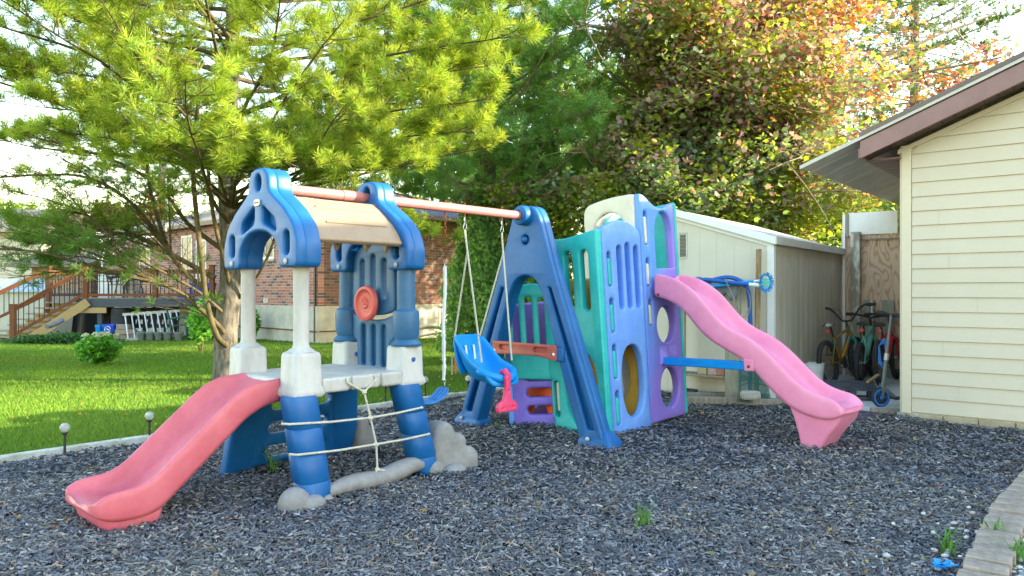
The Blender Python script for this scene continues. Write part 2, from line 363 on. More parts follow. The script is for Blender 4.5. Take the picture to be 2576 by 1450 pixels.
# rubber chips: uncountable
def chips(N, y0, y1, seed, smin=.018, smax=.045):
    r = np.random.default_rng(seed)
    y = y0 * (y1 / y0) ** r.random(N) ; x = (r.random(N) * 1.75 - .85) * y
    ok = (left_of_border(x, y) < -.02) & (in_gravel(x, y) < -.03)
    dx = x - GW0.x; dy = y - GW0.y
    ok &= ~((dx * Gn.x + dy * Gn.y < .02) & (dx * Gd.x + dy * Gd.y > -1.1))
    x = x[ok]; y = y[ok]; n = len(x)
    sc = 1 + np.clip((y - 4) * .07, 0, .5)
    L = (smin + (smax * 1.25 - smin) * r.random(n) ** 1.8) * .92 * sc / 2; w = r.uniform(.0036, .0085, n) * sc / 2 * 1.2; h = r.uniform(.003, .008, n) * sc
    a = r.random(n) * 6.283; tilt = r.normal(0, .28, n); roll = r.normal(0, .5, n)
    d = np.stack([np.cos(a) * np.cos(tilt), np.sin(a) * np.cos(tilt), np.sin(tilt)], 1)
    s = np.stack([-np.sin(a) * np.cos(roll), np.cos(a) * np.cos(roll), np.sin(roll)], 1); up = np.cross(d, s)
    c = np.stack([x, y, gza(y) * .5 + mulchh(x, y) + r.uniform(-.004, .016, n)], 1)
    def pt(i, j, k, f=1.): return c + d * (L * i * f)[:, None] + s * (w * j)[:, None] + up * (h * k)[:, None]
    bend = r.uniform(-.6, .6, n)
    v = np.stack([pt(-1, -1, 0), pt(-.85, 1, 0), pt(1, .8, 0), pt(.9, -.9, 0), pt(-.9, -.6, 1), pt(-.7, .6, 1), pt(.85, .5, 1), pt(.8, -.6, 1)], 1)
    return v
def hexmesh(name, v, mt):
    n = len(v); me = bpy.data.meshes.new(name); V = v.reshape(-1, 3)
    q = np.array([[4, 5, 6, 7], [0, 4, 7, 3], [1, 2, 6, 5], [0, 1, 5, 4], [3, 7, 6, 2]]); q = q[:, ::-1]
    F = (q[None] + np.arange(n)[:, None, None] * 8).reshape(-1)
    me.vertices.add(n * 8); me.vertices.foreach_set('co', V.astype(np.float32).ravel())
    me.loops.add(n * 20); me.loops.foreach_set('vertex_index', F.astype(np.int32)); me.polygons.add(n * 5)
    me.polygons.foreach_set('loop_start', np.arange(0, n * 20, 4, dtype=np.int32)); me.polygons.foreach_set('loop_total', np.full(n * 5, 4, dtype=np.int32))
    me.update(calc_edges=True); me.materials.append(mt); o = bpy.data.objects.new(name, me); COL.objects.link(o); return o
m = island('rubber mulch', [(0, (.034, .035, .041)), (.5, (.09, .091, .104)), (.8, (.175, .176, .195)), (.95, (.29, .288, .305)), (.97, (.30, .18, .12)), (.985, (.36, .29, .2)), (1., (.48, .47, .46))], .62, .5, noise=1)
v = np.concatenate([chips(120000, 2.7, 12, 3), chips(40000, 2.7, 5, 4, .02, .045)])
tagit(hexmesh('rubber_mulch', v, m), 'loose blue-black shredded rubber mulch under the play equipment', 'mulch', None, 'stuff')
# pine straw and twigs lying on the mulch
v = chips(4200, 2.9, 10, 9, .045, .13); c = v.mean(1, keepdims=True); v = c + (v - c) * np.array([1, 1, .35]); 
ax = v[:, 2:3] - v[:, 0:1]; 
v[..., 2] += .012
m = island('straw', [(0, (.30, .20, .10)), (.5, (.42, .34, .20)), (.8, (.34, .12, .06)), (1, (.55, .5, .38))], .8)
for i in range(len(v)):
    pass
d = v[:, 2] - v[:, 1]; d /= np.linalg.norm(d, axis=1, keepdims=True); rel = v - c; along = (rel * d[:, None]).sum(-1, keepdims=True) * d[:, None]
v = c + along + (rel - along) * .3; v[..., 2] += .013
tagit(hexmesh('pine_straw', v, m), 'dry pine needles and twigs scattered over the mulch', 'pine straw', None, 'stuff')

# lawn blades
def blades(N, y0, y1, seed, hmin=.018, hmax=.042):
    r = np.random.default_rng(seed)
    y = y0 * (y1 / y0) ** r.random(N); x = (r.random(N) * .95 - .86) * y
    ok = left_of_border(x, y) > .06
    x = x[ok]; y = y[ok]; n = len(x)
    h = r.uniform(hmin, hmax, n) * (1 + .02 * y); w = (.0022 + .00045 * y) * r.uniform(.8, 1.3, n)
    a = r.random(n) * 6.283; b = r.random(n) * 6.283
    c = np.stack([x, y, gza(y) - .037], 1); s = np.stack([np.cos(a), np.sin(a), 0 * a], 1) * w[:, None]
    tip = c + np.stack([np.cos(b) * h * .5, np.sin(b) * h * .5, h], 1)
    V = np.stack([c - s, c + s, tip], 1).reshape(-1, 3)
    g = np.sin(x * 1.3 + np.sin(y * .9) * 2) * .5 + .5; q = r.random(n)[:, None]
    pt_ = np.sin(x * .55 + 2 * np.sin(y * .31)) * np.sin(y * .7 + x * .2) * .5 + .5
    t = np.array([.11, .215, .025]) * (.7 + .5 * q) * (.72 + .5 * pt_[:, None]) + np.array([.06, .05, .008]) * (g[:, None] * .6 + .5 * (r.random(n)[:, None] > .85))
    return V, t
V, t = blades(230000, 5.0, 24, 5)
gr = leafmat('grass blades', .3, .6, spec=.2, tcol=1.5)
rs_ = np.random.default_rng(77)
tagit(np_obj('grass', V, 3, gr, tint=t), 'short mown green grass beyond the timber edging', 'grass', None, 'stuff')

# timber edging of the mulch bed
mw = mat('painted timber', (.32, .31, .26), .85, .2, col2=(.62, .62, .58), vscale=6, bump=.5, bscale=30)
t0 = empty('edging_timber', 'weathered white timber edging between lawn and mulch', 'edging')
s = -5.
while s < 7.2:
    L = 2.38; a = border(s); b = border(s + L - .012)
    mb = MB().bar((a.x, a.y, gz(a.x, a.y) + .005 + rnd.uniform(-.008, .01)), (b.x, b.y, gz(b.x, b.y) + .005 + rnd.uniform(-.008, .01)), .075, .085); obj('board', mb, mw, t0, .006); s += 2.4

# pavers
pts = [Vector((p.x, p.y)) for p in pv]
def along(s):
    for i in range(len(pts) - 1):
        L = (pts[i + 1] - pts[i]).length
        if s <= L or i == len(pts) - 2: return pts[i].lerp(pts[i + 1], s / L), (pts[i + 1] - pts[i]).normalized()
        s -= L
tot = sum((pts[i + 1] - pts[i]).length for i in range(len(pts) - 1)); sp = .135; k = 0; s = .1
pl = []
while s < tot - .1:
    p, d = along(s); pl.append((s, p, d)); s += sp
names = ['second', 'third', 'fourth', 'fifth', 'sixth', 'seventh', 'eighth', 'ninth', 'tenth', 'eleventh', 'twelfth', 'thirteenth', 'fourteenth', 'fifteenth', 'sixteenth', 'seventeenth', 'eighteenth', 'nineteenth', 'twentieth', 'twenty-first', 'twenty-second', 'twenty-third', 'twenty-fourth', 'twenty-fifth', 'twenty-sixth']
vis = [i for i, (s, p, d) in enumerate(pl) if (p.x / p.y) < .70 and p.y > 3.05]
for i, (s, p, d) in enumerate(pl):
    if i not in vis: 
        if not any(abs(i - j) < 2 for j in vis): continue
    side = Vector((d.y, -d.x)) * -1
    c = p + side * .0 + Vector((rnd.uniform(-.005, .005), rnd.uniform(-.005, .005)))
    if side.x < 0: side = -side
    c = c + side * .085
    a = math.atan2(d.y, d.x)
    kk = i - vis[0]
    lab = 'grey edging paver just outside the far end of the curve' if kk < 0 else 'grey edging paver at the right picture edge, farthest of the curved row' if kk == 0 else 'grey edging paver, %s counted from the far end of the curve' % names[min(kk - 1, len(names) - 1)]
    q = random.Random(i)
    mb = MB().prism(roundpoly([(-.060, -.085), (.060, -.082 + q.uniform(-.005, .005)), (.058, .085), (-.061, .083)], .008), -.03, .045)
    o = obj('edging_paver', mb, M['paver'], bevel=.006, tag=(lab, 'paver', 'pavers edging the gravel corner'))
    o.location = (c.x, c.y, rnd.uniform(.004, .022)); o.rotation_euler = (q.uniform(-.03, .03), q.uniform(-.03, .03), a + q.uniform(-.04, .04))
# gravel sheet + stones
mb = MB(); gv = [(p.x + .14, p.y) for p in pv[1:]]; gv += [(7.5, 1.2), (8.5, 3.2), (4.2, 5.6)]
mb.add([(x, y, .008) for x, y in gv], [tuple(range(len(gv)))])
obj('gravel_base', mb, mat('gravel base', (.12, .11, .10), .9, .2, var=.4, vscale=50), tag=('sandy ground under the pale gravel', 'ground', None, 'structure'))
r = np.random.default_rng(5); n = 12000; y = r.uniform(2.6, 5.4, n); x = r.uniform(1.7, 4.9, n); ok = in_gravel(x, y) > .2; x = x[ok]; y = y[ok]
x2 = r.uniform(1.4, 2.9, 400); y2 = r.uniform(3.2, 4.6, 400); g2 = in_gravel(x2, y2); ok = (g2 < 0) & (g2 > -r.exponential(.16, 400)); x = np.concatenate([x, x2[ok]]); y = np.concatenate([y, y2[ok]])
n = len(x); oct_ = []
for i in range(12):
    th = math.acos(1 - 2 * (i + .5) / 12); ph = i * 2.39996; oct_.append((math.sin(th) * math.cos(ph), math.sin(th) * math.sin(ph), math.cos(th)))
import bmesh
bmm = bmesh.new(); bmesh.ops.create_icosphere(bmm, subdivisions=1, radius=1); iv = np.array([v.co[:] for v in bmm.verts]); fi = np.array([[v.index for v in f.verts] for f in bmm.faces]); bmm.free()
sc = r.uniform(.008, .019, n)[:, None] * np.stack([r.uniform(.8, 1.4, n), r.uniform(.7, 1.1, n), r.uniform(.5, .8, n)], 1)
V = iv[None] * sc[:, None] * (1 + r.normal(0, .08, (n, len(iv), 1))); V[..., 0] += x[:, None]; V[..., 1] += y[:, None]; V[..., 2] += .016
me = bpy.data.meshes.new('gravel'); F = (fi[None] + np.arange(n)[:, None, None] * len(iv)).reshape(-1)
me.vertices.add(n * len(iv)); me.vertices.foreach_set('co', V.astype(np.float32).ravel()); nf = n * len(fi)
me.loops.add(nf * 3); me.loops.foreach_set('vertex_index', F.astype(np.int32)); me.polygons.add(nf); me.polygons.foreach_set('loop_start', np.arange(0, nf * 3, 3, dtype=np.int32)); me.polygons.foreach_set('loop_total', np.full(nf, 3, dtype=np.int32))
me.update(calc_edges=True); me.materials.append(island('pebbles', [(0, (.2, .2, .22)), (.3, (.42, .43, .45)), (.7, (.55, .54, .52)), (.9, (.42, .3, .27)), (1, (.75, .75, .76))], .6))
o = bpy.data.objects.new('gravel', me); COL.objects.link(o); tagit(o, 'pale pea gravel beyond the paver curve', 'gravel', None, 'stuff')


# ================================================================ SWING SET (tower, slide, beam and A-frame are bolted together)
T = Frame(-1.2, 5.06, math.atan2(.729, .684))
def TT(x, y, Z=0): return T.onv(x, y, Z)
ss = empty('swing_set', 'blue and grey plastic play tower with red slide, roof and long swing beam', 'swing set', T.o, T.a)
def rb(mb, c, d, **k): return mb.box(c, d, **k)
# deck
dk = obj('platform', MB().box((-.07, -.04, .655), (.94, .78, .085)), M['grey_pl'], ss, .02, 3)
for u, wd in ((-.16, .012), (.06, .012)):
    pass
mb = MB()
for a, b in ((-.37, -.17), (-.16, .055), (.065, .24)): mb.box(((a + b) / 2, -.425, .655), (b - a - .01, .05, .09))
obj('deck_edge', mb, M['grey_pl'], dk, .016, 3)
def block(u, v):
    loops = []
    for z, h in ((.595, .098), (.61, .108), (.635, .104), (.66, .094), (.835, .09), (.853, .085), (.863, .07), (.866, .04)):
        loops.append([(u + x, v + y, z) for x, y in roundpoly([(-h, -h), (h, -h), (h, h), (-h, h)], .03, 4)])
    return MB().loft(loops)
for u, v in ((-.455, -.355), (-.455, .285), (.325, -.355), (.325, .285)):
    b = obj('corner_block', block(u, v), M['grey_pl'], ss, ang=50)
    if u > 0:
        obj('bolt', MB().lathe([(.016, 0), (.016, .006), (.01, .012)], (u - .0, v - .09, .77), 10, Matrix.Rotation(R(90), 4, 'X')), M['blue'], b)
# posts of the slide side: turned columns
for v in (-.355, .285):
    obj('post', MB().lathe([(.085, .86), (.07, .875), (.052, .885), (.047, .90), (.046, 1.0), (.046, 1.33), (.05, 1.36), (.056, 1.372), (.056, 1.40), (.04, 1.42)], (-.455, v, 0), 20), M['grey_pl'], ss)
# gables
g_out = [(.445, 1.36), (.45, 1.50), (.40, 1.62), (.30, 1.715), (.19, 1.785), (.125, 1.83), (.115, 1.93), (.06, 1.975), (-.06, 1.975), (-.115, 1.93), (-.125, 1.83), (-.19, 1.785), (-.30, 1.715), (-.40, 1.62), (-.45, 1.50), (-.445, 1.36),
         (-.235, 1.36), (-.235, 1.45), (-.20, 1.52), (-.11, 1.575), (0, 1.59), (.11, 1.575), (.20, 1.52), (.235, 1.45), (.235, 1.36)]
VC = -.035
def gable(uc, th, front=True):
    mb = MB(); ol = roundpoly([(a, z) for a, z in g_out], .035, 3)
    tri1 = roundpoly([(.045, 1.745), (.05, 1.635), (.215, 1.575), (.20, 1.65)], .03, 4)
    tri2 = [(-a, z) for a, z in tri1][::-1]
    h = [tri1, tri2, slot(.33, 1.435, 1.575, .03), slot(-.33, 1.435, 1.575, .03), ell(0, 1.885, .035, .05, 20)]
    # face shell with recesses, solid core behind it
    panel(mb, ol, h, .07, .016, lambda a, t, z: (uc - th / 2 + .035 + t, VC + a, z))
    panel(mb, ol, [], th - .055, .02, lambda a, t, z: (uc + .027 + t, VC + a, z))
    return mb
for uc, th in ((-.475, .17), (.325, .16)):
    ga = obj('gable', gable(uc, th), M['blue'], ss)
    for v in (-.33, .33):
        obj('bolt', MB().lathe([(.017, 0), (.017, .006), (.008, .012)], (uc - th / 2 - .002, VC + v, 1.395), 12, Matrix.Rotation(R(-90), 4, 'Y')), M['grey_pl'], ga)
        obj('plug', MB().box((uc - th / 2 + .05, VC + v - .008, 1.505), (.05, .025, .10)), M['grey_pl'], ga, .006)
    for v, z in ((-.23, 1.74), (-.38, 1.63)):
        pass
ga = ss.children[-1]
pl_ = obj('badge', MB().prism(roundpoly([(-.036, -.02), (.036, -.02), (.036, .02), (-.036, .02)], .016), 0, .006), M['cream_pl'], ss)
pl_.matrix_local = Matrix.Translation((-.563, VC - .0, 1.762)) @ Matrix.Rotation(R(-90), 4, 'Z') @ Matrix.Rotation(R(90), 4, 'X')
cu = bpy.data.curves.new('lettering', 'FONT'); cu.body = 'little tikes'; cu.size = .0135; cu.align_x = 'CENTER'; cu.align_y = 'CENTER'; cu.extrude = .0004
tmp = bpy.data.objects.new('x', cu); me = bpy.data.meshes.new_from_object(tmp); bpy.data.objects.remove(tmp); me.materials.append(M['rust'])
tx = bpy.data.objects.new('lettering', me); COL.objects.link(tx); tx.parent = pl_; tx.location = (0, 0, .0066)
# roof shade panel on the near slope
prof = [(-.13, 1.812), (-.16, 1.79), (-.20, 1.765), (-.27, 1.715), (-.34, 1.655), (-.395, 1.595), (-.425, 1.552), (-.44, 1.53)]
loops = []
for (v, z), (v2, z2) in zip(prof, [(v + .02, z - .025) for v, z in prof]): pass
mb = MB(); top = [(v + VC + .035, z) for v, z in prof]; bot = [(v + .03, z - .022) for v, z in top][::-1]
ring = top + bot
nU = [(-.395, 0), (-.385, .0), (.235, 0), (.245, 0)]
mb.loft([[(u, v, z) for v, z in ring] for u, _ in nU]); rf = obj('roof_panel', mb, M['tan_pl'], ss, .008, 2)
mb = MB()
for f in (.34, .60):
    i = f * (len(top) - 1); k = int(i); q = i - k
    v = top[k][0] * (1 - q) + top[k + 1][0] * q; z = top[k][1] * (1 - q) + top[k + 1][1] * q
    mb.tube([(-.28, v, z + .001), (.17, v, z + .001)], .009, 8)
obj('rib', mb, M['tan_pl'], rf)
mb = MB()
for u in (.03, .19, -.2): mb.add([(u, -.36, 1.56), (u + .05, -.36, 1.56), (u + .05, -.20, 1.66), (u, -.20, 1.66), (u + .015, -.30, 1.47), (u + .035, -.30, 1.47)], [(0, 1, 5, 4), (1, 2, 5), (0, 4, 3), (2, 3, 4, 5), (0, 3, 2, 1)])
obj('bracket', mb, M['tan_pl'], rf, .006)
# beam
bm_ = obj('beam', MB().tube([(-.41, VC + .035, 1.868), (2.02, 0.005, 1.862)], .035, 18), M['beam'], ss)
obj('coupling', MB().tube([(.07, 0, 1.868), (.085, 0, 1.868), (.23, 0, 1.867)], [.0375, .039, .039], 18), M['beam'], bm_)
for u in (.05, .15, .57, 1.01, 1.21, 1.63): obj('eye_bolt', MB().tube([(u, 0, 1.92), (u, 0, 1.80)], .006, 6), M['rust'], bm_)
# wall panel with wheel between the rear posts
mb = MB()
sl = [slot(a, 1.16, 1.475 - abs(a) * .25, .026) for a in (-.125, 0, .125)]
ol = roundpoly([(-.24, 1.09), (-.12, 1.06), (0, 1.05), (.12, 1.06), (.24, 1.09), (.235, 1.45), (.17, 1.53), (0, 1.575), (-.17, 1.53), (-.235, 1.45)], .03, 3)
panel(mb, ol, sl, .05, .014, lambda a, t, z: (.325 + t, VC + a, z))
sl = [slot(a, .70, .99, .03) for a in (-.115, 0, .115)]
ol = roundpoly([(-.19, .62), (.19, .62), (.19, .86), (.24, .90), (.24, 1.065), (.12, 1.03), (0, 1.02), (-.12, 1.03), (-.24, 1.065), (-.24, .90), (-.19, .86)], .02, 3)
panel(mb, ol, sl, .05, .014, lambda a, t, z: (.325 + t, VC + a, z))
panel(mb, roundpoly([(-.17, .66), (.17, .66), (.17, 1.0), (-.17, 1.0)], .03), [], .016, .004, lambda a, t, z: (.342 + t, VC + a, z))
wp = obj('wall_panel', mb, M['steel_blue'], ss)
for s_ in (-1, 1):
    v = VC + s_ * .335
    mb = MB().lathe([(.10, .855), (.105, .87), (.075, .90), (.088, .93), (.09, 1.06), (.085, 1.085), (.062, 1.10), (.06, 1.38)], (.325, v, 0), 18)
    obj('rear_post', mb, M['steel_blue'], ss)
Mx = Matrix.Rotation(R(-90), 4, 'Y')
wh = obj('steering_wheel', MB().lathe([(.0, -.02), (.10, -.012), (.118, 0), (.124, .015), (.118, .032), (.10, .036), (.088, .026), (.07, .02), (.052, .026), (.04, .022), (.028, .034), (.012, .032), (.008, .038), (0.001, .038)], (.26, VC - .0, 1.135), 32, Mx), M['wheelred'], wp)
obj('axle', MB().tube([(.31, VC, 1.135), (.27, VC, 1.135)], .03, 10), M['blue_dk'], wh)
# tower legs
def leg(name, a, b, wu, wv, mt, segs=(.30, .54, .8)):
    a = Vector(a); b = Vector(b); loops = []; zs = [0, .04]
    for s_ in segs: zs += [s_ - .012, s_, s_ + .012]
    zs += [.93, .97, 1.0]; zs.sort()
    for t in zs:
        c = a.lerp(b, t); f = .94 if any(abs(t - s_) < .004 for s_ in segs) else 1.
        if t < .03: f = .94
        if t > .95: f = .72 if t < .99 else .34
        pw = [(math.copysign(abs(math.cos(x)) ** .72, math.cos(x)) * wu * f, math.copysign(abs(math.sin(x)) ** .72, math.sin(x)) * wv * (f if t < .9 else .8)) for x in [2 * math.pi * k / 24 for k in range(24)]]
        loops.append([(c.x + x, c.y + y, c.z) for x, y in pw])
    return obj(name, MB().loft(loops), mt, ss, ang=60)
leg('leg', (-.50, -.40, .61), (-.445, -.485, -.01), .104, .085, M['blue'])
leg('leg', (.285, -.40, .61), (.44, -.43, -.01), .10, .085, M['blue'])
for a, b in (((-.40, .33), (-.40, .53)), ((.30, .33), (.42, .52))):
    loops = []
    for z in (.61, .58, .02, -.01):
        t = 1 - z / .61; c = (a[0] + (b[0] - a[0]) * t, a[1] + (b[1] - a[1]) * t); h = .115 if z < .6 else .10
        loops.append([(c[0] + x, c[1] + y, z) for x, y in roundpoly([(-h, -.05), (h, -.05), (h, .05), (-h, .05)], .03)])
    lg = obj('leg', MB().loft(loops), M['blue_dk'], ss)
    obj('bolt', MB().lathe([(.018, 0), (.016, .008), (.004, .01)], (b[0] + .02, b[1] - .045 - .012, .08), 12, Matrix.Rotation(R(90), 4, 'X')), M['grey_pl'], lg)
mb = MB(); hs = [hslot(-.25, .22, z, .042) for z in (.115, .285, .45)]
panel(mb, roundpoly([(-.34, .02), (.34, .04), (.24, .60), (-.34, .60)], .02), hs, .06, .016, lambda a, t, z: (a, .50 - .17 * z / .6 + t, z))
obj('climbing_wall', mb, M['blue_dk'], ss)
# slide
def lerp_path(pts, x):
    for (x0, y0), (x1, y1) in zip(pts[:-1], pts[1:]):
        if x <= x1: return y0 + (y1 - y0) * (x - x0) / (x1 - x0)
    return pts[-1][1]
def smooth_path(pts, n):
    xs = np.linspace(pts[0][0], pts[-1][0], 160); ys = np.array([lerp_path(pts, x) for x in xs])
    k = np.ones(9) / 9; yp = np.concatenate([np.full(4, 0.) , ys, np.full(4, 0.)]); 
    for i in range(4): yp[3 - i] = 2 * ys[0] - ys[i + 1]; yp[-4 + i] = 2 * ys[-1] - ys[-2 - i]
    ys2 = np.convolve(yp, k, 'valid'); X = np.linspace(pts[0][0], pts[-1][0], n); return X, np.interp(X, xs, ys2)
def slide_mesh(crest, low, dep, W_, n, fn, rim=.04, taper_end=True):
    X, zc = smooth_path(crest, n); _, zl = smooth_path(low, n); loops = []
    for i, (x, c, l) in enumerate(zip(X, zc, zl)):
        h = W_ / 2; bd = c - dep(x); f = 1.
        sec = [(-h + .012, l), (-h, l + .015), (-h, c - .02), (-h + .006, c - .006), (-h + .018, c), (-h + rim - .01, c - .004), (-h + rim, c - .018), (-h + rim + .014, bd + .02), (-h + rim + .04, bd), (0, bd - .004),
               (h - rim - .04, bd), (h - rim - .014, bd + .02), (h - rim, c - .018), (h - rim + .01, c - .004), (h - .018, c), (h - .006, c - .006), (h, c - .02), (h, l + .015), (h - .012, l), (0, min(l + .02, bd - .03))]
        loops.append([fn(x, s, z) for s, z in sec])
    return MB().loft(loops)
crest = [(.52, .705), (.69, .69), (.78, .655), (.86, .594), (1.26, .245), (1.34, .21), (1.46, .20), (1.52, .185), (1.56, .15)]
low = [(.52, .56), (.64, .54), (.74, .49), (1.24, .055), (1.34, .035), (1.45, .04), (1.52, .06), (1.56, .09)]
dep = lambda x: .0 + .125 * min(1, max(0, (x - .5) / .2)) if x < 1.32 else .125 - .09 * (x - 1.32) / .24
mb = slide_mesh(crest, low, lambda x: max(.022, dep(x)), .485, 46, lambda x, s, z: (-x, -.03 + s, z))
sl_ = obj('slide', mb, M['red_sl'], ss, sub=1)
mb = MB().loft([[(-1.36 + x, -.03 + y, z) for x, y in roundpoly([(-h, -w_), (h, -w_), (h, w_), (-h, w_)], .05)] for z, h, w_ in ((-.03, .13, .20), (.0, .14, .21), (.06, .155, .222), (.09, .15, .21))])
obj('slide_foot', mb, M['red_sl'], sl_, ang=50)
# cargo net: ropes tied on
def K(px, py, v=-.50): p = T.onv((240 + px / 1.61) / 1.4907, (1300 + py / 1.61) / 1.4907, v); return p
def twist(mb, pts, r):
    P_ = [Vector(p) for p in pts]; out = []
    for a, b in zip(P_[:-1], P_[1:]):
        n = max(2, int((b - a).length / .05))
        for i in range(n): out.append(a.lerp(b, i / n))
    out.append(P_[-1]); mb.tube(out, r, 7); return mb
k0 = K(1812, 275, -.465); k1 = K(1850, 430, -.475); k2 = K(1885, 590, -.485); k3 = K(1892, 742, -.495)
net = MB(); r_ = .0068
twist(net, [K(1706, 190, -.455), K(1712, 218, -.458), k0], r_); twist(net, [K(1874, 170, -.455), K(1882, 200, -.458), k0], r_)
twist(net, [k0, k1, k2, k3], r_); twist(net, [k3, K(1862, 800, -.50), K(1842, 850, -.51)], r_); twist(net, [k3, K(1945, 750, -.50), K(1985, 775, -.51), K(1990, 800, -.505), K(1975, 830, -.50)], r_)
for A, k_, B in (((1362, 470), k1, (2165, 368)), ((1408, 655), k2, (2207, 528))):
    vv_ = -.525 if A[1] < 500 else -.56; a = K(*A, vv_); b = K(*B, -.518)
    twist(net, [a + Vector((-.02, .05, 0)), a, a.lerp(k_, .5) - Vector((0, 0, .006)), k_, k_.lerp(b, .5) - Vector((0, 0, .004)), b, b + Vector((.02, .05, 0))], r_)
for k_ in (k0, k1, k2, k3): net.ball(k_, .016, 8, (1, 1, 1.1), .15, 3)
obj('cargo_net', net, M['rope'], ss)
# log and rocks round the feet
a = K(1590, 850, -.50); b = K(2150, 735, -.46); pts_ = [a.lerp(b, t) for t in np.linspace(0, 1, 9)]
pts_ = [Vector((p.x, p.y, .035 + .012 * math.sin(i * 1.1) + .035 * (i / 8))) for i, p in enumerate(pts_)]
obj('log', MB().tube(pts_, [.035, .048, .055, .058, .055, .06, .062, .055, .045], 14), M['rock_pl'], ss)
def rocks(lst, seed):
    mb = MB()
    for i, (u, v, z, r, sq) in enumerate(lst): mb.ball((u, v, z), r, 16, sq, .02, seed + i)
    return obj('rock_foot', mb, M['rock_pl'], ss, ang=80)
rocks([(-.60, -.52, .02, .085, (1.15, .8, 1.1)), (-.50, -.545, .0, .07, (1.2, .9, .8)), (-.40, -.50, .0, .06, (1, 1, .8))], 1)
def slabrock(ol, v, th, k=0.):
    mb = MB(); panel(mb, roundpoly(ol, .03, 4), [], th, .045, lambda a, t, z: (a, v + t + k * (a - .5), z)); return obj('rock_foot', mb, M['rock_pl'], ss, ang=80)
slabrock([(.47, -.03), (.47, .20), (.50, .31), (.55, .345), (.61, .31), (.625, .25), (.68, .25), (.71, .20), (.705, .155), (.76, .15), (.80, .09), (.79, -.03)], -.43, .17, -.3)
rocks([(.50, -.47, .02, .07, (1.2, .9, 1.)), (.60, -.55, -.01, .075, (1.3, .9, .9))], 5)
slabrock([(.47, -.03), (.48, .22), (.53, .28), (.58, .24), (.60, .18), (.64, .13), (.66, -.03)], .45, .14)
# A-frame
af = MB()
outer = [(.155, 1.93), (.115, 1.50), (.0, 1.50)]
def aleg(sg):
    ol = roundpoly([(sg * .02, 1.93), (sg * .125, 1.90), (sg * .155, 1.84), (sg * .845, .0), (sg * .60, .0), (sg * .42, .52), (sg * .19, 1.17), (sg * .12, 1.31), (sg * .0, 1.36)], [0, .03, .02, .01, .01, .05, .1, .06, 0], 4)
    return ol if sg < 0 else ol[::-1]
full = roundpoly([(-.09, 1.945), (.09, 1.945), (.155, 1.85), (.30, 1.42), (.84, .0), (.60, .0), (.40, .55), (.20, 1.17), (.12, 1.32), (0, 1.365), (-.12, 1.32), (-.20, 1.17), (-.40, .55), (-.60, .0), (-.84, .0), (-.30, 1.42), (-.155, 1.85)],
                 [.05, .05, .04, .3, .02, .02, .1, .1, .1, .12, .1, .1, .1, .02, .02, .3, .04], 5)
def inset(sg):
    return roundpoly([(sg * .255, 1.25), (sg * .285, 1.25), (sg * .735, .12), (sg * .66, .12)], [.01, .01, .02, .02])
panel(af, full, [slot(0, 1.62, 1.70, .04), inset(1)[::-1], inset(-1)], .06, .016, lambda a, t, z: (2.0 - .055 + t, a + .0, z))
panel(af, full, [], .09, .018, lambda a, t, z: (2.0 + .015 + t, a, z))
afo = obj('a_frame', af, M['blue_dk'], ss)
cap = MB().lathe([(.075, -.02), (.085, 0), (.085, .10), (.07, .12)], (1.86, 0, 1.865), 16, Matrix.Rotation(R(90), 4, 'Y'))
cap.lathe([(.04, -.022), (.045, -.03), (.06, -.03), (.065, -.02)], (1.86, 0, 1.865), 16, Matrix.Rotation(R(90), 4, 'Y'))
obj('beam_socket', cap, M['blue_dk'], afo, .01)
obj('knob', MB().ball((1.915, 0, 1.66), .03, 12), M['blue_dk'], afo)
for sg in (-1, 1):
    loops = [[(2.0 + x, sg * .73 + y, z) for x, y in roundpoly([(-a, -b), (a, -b), (a, b), (-a, b)], .03)] for z, a, b in ((-.02, .095, .165), (.03, .095, .16), (.075, .075, .125), (.11, .05, .09))]
    ft = obj('foot', MB().loft(loops), M['blue'], afo)
    obj('bolt', MB().ball((1.9, sg * .73 + .05, .05), .018, 10), M['grey_pl'], ft)
    mb = MB().box((1.93, sg * .385, .70), (.07, .10, .12)); obj('socket', mb, M['blue_dk'], afo, .015)
cb = MB(); panel(cb, roundpoly([(-.37, .645), (-.17, .675), (.17, .675), (.36, .665), (.36, .785), (-.37, .775)], .015), [hslot(-.28, -.12, .728, .022), hslot(.12, .28, .732, .022)], .025, .006, lambda a, t, z: (1.895 + t, a, z))
panel(cb, roundpoly([(-.365, .65), (-.17, .68), (.17, .68), (.355, .67), (.355, .78), (-.365, .77)], .015), [], .035, .006, lambda a, t, z: (1.922 + t, a, z))
cbo = obj('cross_brace', cb, M['bar'], afo)
for v in (-.345, .335): obj('bolt', MB().ball((1.885, v, .70), .015, 10, (.5, 1, 1)), M['white'], cbo)

# ---- swings hang from the beam
bs = empty('bucket_swing', 'bright blue toddler bucket swing with pink crotch bar on four ropes', 'swing', T.o, T.a, 'swings hanging from the beam')
